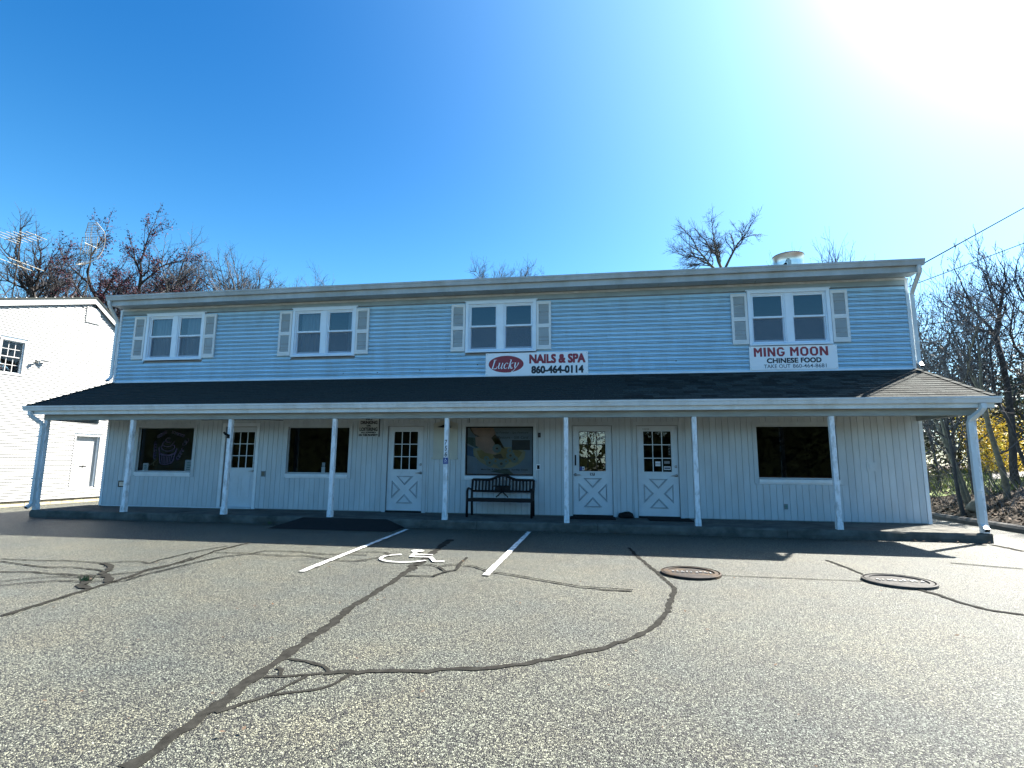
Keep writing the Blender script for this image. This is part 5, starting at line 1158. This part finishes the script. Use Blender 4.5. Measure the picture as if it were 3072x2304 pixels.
# thicket beside the shop
GR = 'bare trees on the bank beside the shop'
tree(12.9, 5.0, hgt(12.9, 5), 'tallest bank tree with a thick dark upright leader', GR, bark='bark_dark', twig='twig_dark', seed=101, h=7.0, fork=4.4, spread=.9, r0=.10, levels=4, kids=(5, 4, 3), rmin=.008, up=.5, nfork=4)
tree(13.75, 5.2, hgt(13.75, 5.2), 'bank tree with a long curved leader beside the tallest one', GR, bark='bark_dark', twig='twig_dark', seed=103, h=6.4, fork=3.2, spread=1.2, r0=.09, levels=4, kids=(5, 4, 3), rmin=.008, up=.5)
stems = [(10.05, 2.6, 5.2, (-.12, .05), 'bank stem nearest the shop wall'), (10.45, 3.0, 6.3, (-.16, .0), 'slanting bank stem by the boulder'), (10.75, 3.4, 6.6, (-.12, .05), 'double stemmed slender tree right of the boulder stem'),
         (10.9, 3.9, 5.6, (-.05, .05), 'thin bank stem seen beside the porch downspout'), (11.45, 3.2, 6.8, (-.13, .0), 'smooth pale trunk curving up beyond the corner post'), (11.6, 4.6, 5.9, (.0, .05), 'thin straight trunk behind the pale curving one'),
         (12.4, 3.6, 6.4, (-.18, .0), 'dark slanting trunk near the photo edge'), (11.2, 6.0, 6.6, (.05, 0), 'branchy bank tree behind the slender stems'), (12.2, 7.2, 7.0, (0, 0), 'broad bare bank tree in front of the evergreen hedge'),
         (10.7, 6.6, 6.2, (0, 0), 'dense bare tree close behind the shop corner'), (14.4, 6.2, 7.2, (.0, .0), 'bare tree reaching over the pale driveway'), (13.4, 8.5, 7.5, (0, 0), 'grey bare tree deep in the thicket'),
         (15.6, 7.5, 8.2, (0, 0), 'bare tree cut by the photo edge below the wires'), (11.6, 9.5, 7.4, (0, 0), 'tall twiggy tree farthest behind the shop corner'), (13.0, 3.2, 4.6, (.1, .0), 'low arching bank tree at the photo edge')]
for i, (x, y, h, ln, lab) in enumerate(stems):
    pale = i in (4, 1, 2)
    tree(x, y, hgt(x, y), lab, GR, bark='bark' if pale else 'bark_dark', twig='twig', seed=200 + i * 7, h=h * .86, fork=h * (.36 if i < 7 else .28), spread=1.15, r0=.052 if i != 4 else .075, levels=4, kids=(5, 4, 2), rmin=.0055, up=.42, lean=ln, nfork=3 if i % 3 else 4, leaf=1 if i % 2 else 0, leafsize=.045, leafm='twig')
# shrubs: clouds of small leaves on thin stems
def shrub(x, y, rx, ry, h, n, m, ls, name, label, group=None, seed=0, twigs=18, z=None, lump=.35):
    r = random.Random(seed); z0 = hgt(x, y) if z is None else z
    o = root(name, label, 'shrub', (x, y, z0), 0, group); a, b = MB(), MB()
    for k in range(twigs):
        t = r.uniform(0, 6.28); e = Vector((rx * .8 * math.cos(t) * r.random(), ry * .8 * math.sin(t) * r.random(), h * r.uniform(.5, .95)))
        a.tube([(0.05 * math.cos(t), .05 * math.sin(t), -.1), e * .5 + Vector((r.gauss(0, .08), r.gauss(0, .08), .1)), e], [.018, .012, .005], 4, cap=False)
    lumps = [Vector((rx * r.uniform(-.75, .75), ry * r.uniform(-.75, .75), h * r.uniform(.15, .9))) for _ in range(16)]
    for k in range(n):
        c = r.choice(lumps); q = c + Vector((r.gauss(0, rx * lump), r.gauss(0, ry * lump), r.gauss(0, h * lump * .55)))
        if q.z < 0.02: q.z = r.uniform(.02, .3)
        s_ = ls * r.uniform(.5, 1.3); u = Vector((r.gauss(0, 1), r.gauss(0, 1), r.gauss(0, .7))).normalized() * s_; v = Vector((r.gauss(0, 1), r.gauss(0, 1), r.gauss(0, 1))).normalized() * s_ * .5
        b.add([q - u, q + v, q + u, q - v], [(0, 1, 2, 3)])
    a.part('stems', MT['bark_dark'], o); p = b.part('foliage', MT[m], o, kind='stuff'); return o
shrub(15.8, 10.0, 0.95, .8, 2.1, 5200, 'forsythia', .045, 'forsythia_bush', 'bright yellow flowering forsythia bush beyond the bank', seed=1)
GO = 'olive shrubs in the thicket'
for i, (x, y, rx, h, n, lab) in enumerate(((10.9, 7.4, 0.9, 1.5, 1800, 'low yellowish bush at the back of the bank'), (11.4, 8.6, 1.3, 2.4, 2600, 'olive shrub with pale flecks seen just past the shop wall'), (12.6, 9.8, 1.5, 2.7, 2600, 'yellowish shrub behind the corner post and downspout'), (14.6, 10.4, 1.5, 2.3, 2200, 'olive shrub standing in front of the forsythia'), (18.3, 12.0, 1.8, 2.6, 2200, 'brown green shrub right of the forsythia at the photo edge'))):
    shrub(x, y, rx, rx * .8, h, n, 'shrub' if i else 'yellow_leaf', .05, 'shrub', lab, GO, seed=10 + i)
GE = 'dark evergreens behind the thicket'
for i, (x, y, rx, h, lab) in enumerate(((11.7, 10.2, 1.2, 2.9, 'low dark yew just behind the olive shrub'), (13.3, 11.8, 1.5, 3.3, 'dark yew left of the forsythia bush'), (17.6, 12.6, 1.5, 3.0, 'dark yew right of the forsythia bush'), (13.0, 14.5, 2.2, 4.6, 'dark evergreen directly behind the shop corner'), (16.5, 16.0, 2.3, 5.4, 'dark evergreen behind the forsythia bush'), (20.5, 17.0, 2.6, 5.6, 'evergreen at the photo edge behind the driveway'), (15.6, 19.0, 1.7, 7.6, 'narrow pointed evergreen among the bare treetops'), (24.5, 19.0, 2.8, 6.0, 'farthest evergreen outside the driveway bend'))):
    shrub(x, y, rx, rx * .8, h, 4200, 'evergreen', .13, 'evergreen', lab, GE, seed=30 + i, twigs=8, lump=.3)
# ------------------------------------------------------------------ bank: edging timbers, litter, grass
y = -6.0; labs = iter(range(99))
tm = root('timber_edging', 'dark weathered landscape timbers laid end to end along the soil bank', 'edging', (KX, 4.0, 0))
while y < 14:
    ln = rnd.uniform(1.8, 2.4); mb = MB(); w = .085; pts = []
    xo = rnd.uniform(-.03, .03)
    mb.prism([(-w + xo, .0), (w + xo, .0), (w + xo + .01, .09), (w * .6 + xo, .135 + rnd.uniform(-.01, .015)), (-w * .6 + xo, .13), (-w - .01 + xo, .08)], y - 4, y + ln - 4.03, 'y'); mb.part('timber', MT['timber'], tm); y += ln
lt = MB(); r = random.Random(4)
for k in range(7000):
    x, y = KX + .1 + abs(r.gauss(0, 1.6)), r.uniform(-5, 14)
    if x > 20: continue
    z = gz(x, y) + .012; s_ = r.uniform(.025, .06); t = r.uniform(0, 6.28); u = Vector((math.cos(t), math.sin(t), r.gauss(0, .35))) * s_; v = Vector((-math.sin(t), math.cos(t), r.gauss(0, .35))) * s_ * .6
    q = Vector((x, y, z)); lt.add([q - u, q + v, q + u, q - v], [(0, 1, 2, 3)])
tag(lt.part('leaf_litter', MT['litter'], None), kind='stuff')
lawn = sheet(lin(10.9, 17, 14), lin(5.2, 17, 18), lambda x, y: gz(x, y) + .015).part('lawn', MT['grass'], None, smooth=True); tag(lawn, kind='structure')
gr = MB()
for k in range(22000):
    x, y = r.uniform(10.9, 20), r.uniform(4.0, 13)
    if x > 12.95 + .66 * (y - 6) and y > 6.5: continue
    if x < 11.4 + .2 * r.random() and y < 6: continue
    z = gz(x, y); hgt_ = r.uniform(.06, .2); t = r.uniform(0, 6.28)
    gr.add([(x - .012 * math.cos(t), y - .012 * math.sin(t), z), (x + .012 * math.cos(t), y + .012 * math.sin(t), z), (x + r.gauss(0, .05), y + r.gauss(0, .05), z + hgt_)], [(0, 1, 2)])
tag(gr.part('grass', MT['grass'], None), kind='stuff')
br = MB()
for k in range(420):     # brush of fallen and arching twigs on the bank
    x, y = KX + .5 + abs(r.gauss(0, 1.7)), r.uniform(0.5, 11); z = hgt(x, y); t = r.uniform(0, 6.28); l_ = r.uniform(.5, 1.7)
    e = Vector((x + l_ * math.cos(t) * .6, y + l_ * math.sin(t) * .6, z + l_ * r.uniform(.1, .9)))
    br.tube([(x, y, z), (x + l_ * math.cos(t) * .25, y + l_ * math.sin(t) * .25, z + l_ * r.uniform(.3, .6)), e], [.008, .006, .003], 3, cap=False)
tag(br.part('brush', MT['twig'], None), kind='stuff')
# ------------------------------------------------------------------ far woods: one mass behind the houses, one behind the viewer with an added, unseen hedge
def wood(seed, spots, hmin, hmax, name):
    r = random.Random(seed); mb = MB()
    protos = []
    for k in range(3):
        t = Tree(seed * 10 + k, 10, 4, 1.1, .18, levels=3, kids=(6, 6), rmin=.02, nfork=4); m_ = MB(); m_.add(t.T.v, t.T.f); m_.add(t.Cn.v, t.Cn.f); protos.append(m_)
    for (x, y) in spots:
        s_ = r.uniform(hmin, hmax) / 10; a = r.uniform(0, 6.28); c_, d_ = math.cos(a), math.sin(a); p = r.choice(protos); z = hgt(x, y)
        mb.add([(x + s_ * (v[0] * c_ - v[1] * d_), y + s_ * (v[0] * d_ + v[1] * c_), z + s_ * v[2]) for v in p.v], p.f)
    return tag(mb.part(name, MT['twig'], None), kind='stuff')
r = random.Random(9)
wood(1, [(r.uniform(-75, -20), r.uniform(32, 46)) for _ in range(46)], 12, 17, 'woods')
wood(2, [(r.uniform(18, 60), r.uniform(28, 40)) for _ in range(14)], 6, 9, 'woods')
wood(3, [(r.uniform(-3, 6), r.uniform(-66, -57)) for _ in range(9)], 7, 10, 'woods')
hb = MB()  # unseen hedge, its height and gaps shaped for what the shop glass reflects
for k in range(34000):
    x = r.uniform(-60, 60); top = (6.8 - 5.0 * max(0, 1 - abs(x - 1.2) / 2.6) ** .5 - 2.2 * max(0, 1 - abs(x - 8.5) / 3.0) ** .5) + 1.6 * noise.noise(Vector((x * .12, 0, 1))) + 1.4 * noise.noise(Vector((x * .5, 0, 7)))
    q = Vector((x, -52 + r.gauss(0, 1.2), abs(r.random()) * top)); s_ = r.uniform(.14, .36); u = Vector((r.gauss(0, 1), r.gauss(0, 1), r.gauss(0, 1))).normalized() * s_; v = Vector((r.gauss(0, 1), r.gauss(0, 1), r.gauss(0, 1))).normalized() * s_ * .6
    hb.add([q - u, q + v, q + u, q - v], [(0, 1, 2, 3)])
def htop(x): return (6.8 - 5.0 * max(0, 1 - abs(x - 1.2) / 2.6) ** .5 - 2.2 * max(0, 1 - abs(x - 8.5) / 3.0) ** .5) + 1.6 * noise.noise(Vector((x * .12, 0, 1))) - .5
hx = lin(-60, 60, 160); o0 = len(hb.v)
for x in hx:
    for k in range(9): 
        t = k / 8; w_ = 1.5 * (1 - t * .8); hb.v.append((x, -52 + w_ + .25 * noise.noise(Vector((x * .8, t * 4, 2))), -.1 + t * htop(x)))
    hb.v.append((x, -53.5, -.1))
for i in range(160):
    for k in range(9): hb.f.append((o0 + i * 10 + k, o0 + i * 10 + k + 1, o0 + i * 10 + 11 + k, o0 + i * 10 + 10 + k))
tag(hb.part('unseen_hedge_row', MT['hedge'], None), kind='stuff')

# grit, old leaves and bits lying on the lot
db = MB(); r = random.Random(77)
for k in range(900):
    if k < 420: x, y = r.uniform(-12, 8), -1.43 - abs(r.gauss(0, .22))
    elif k < 560: x, y = r.uniform(8.2, 9.6), r.uniform(-4, 8)
    else: x, y = r.uniform(-12, 9), r.uniform(-11, -2)
    s_ = r.uniform(.006, .022) if k >= 560 else r.uniform(.008, .035); t = r.uniform(0, 6.28); u = Vector((math.cos(t), math.sin(t), r.uniform(-.2, .3))) * s_; v = Vector((-math.sin(t), math.cos(t), r.uniform(-.2, .3))) * s_ * .6
    q = Vector((x, y, .024 + s_ * .3)); db.add([q - u, q + v, q + u, q - v], [(0, 1, 2, 3)])
tag(db.part('debris', MT['litter'], None), kind='stuff')
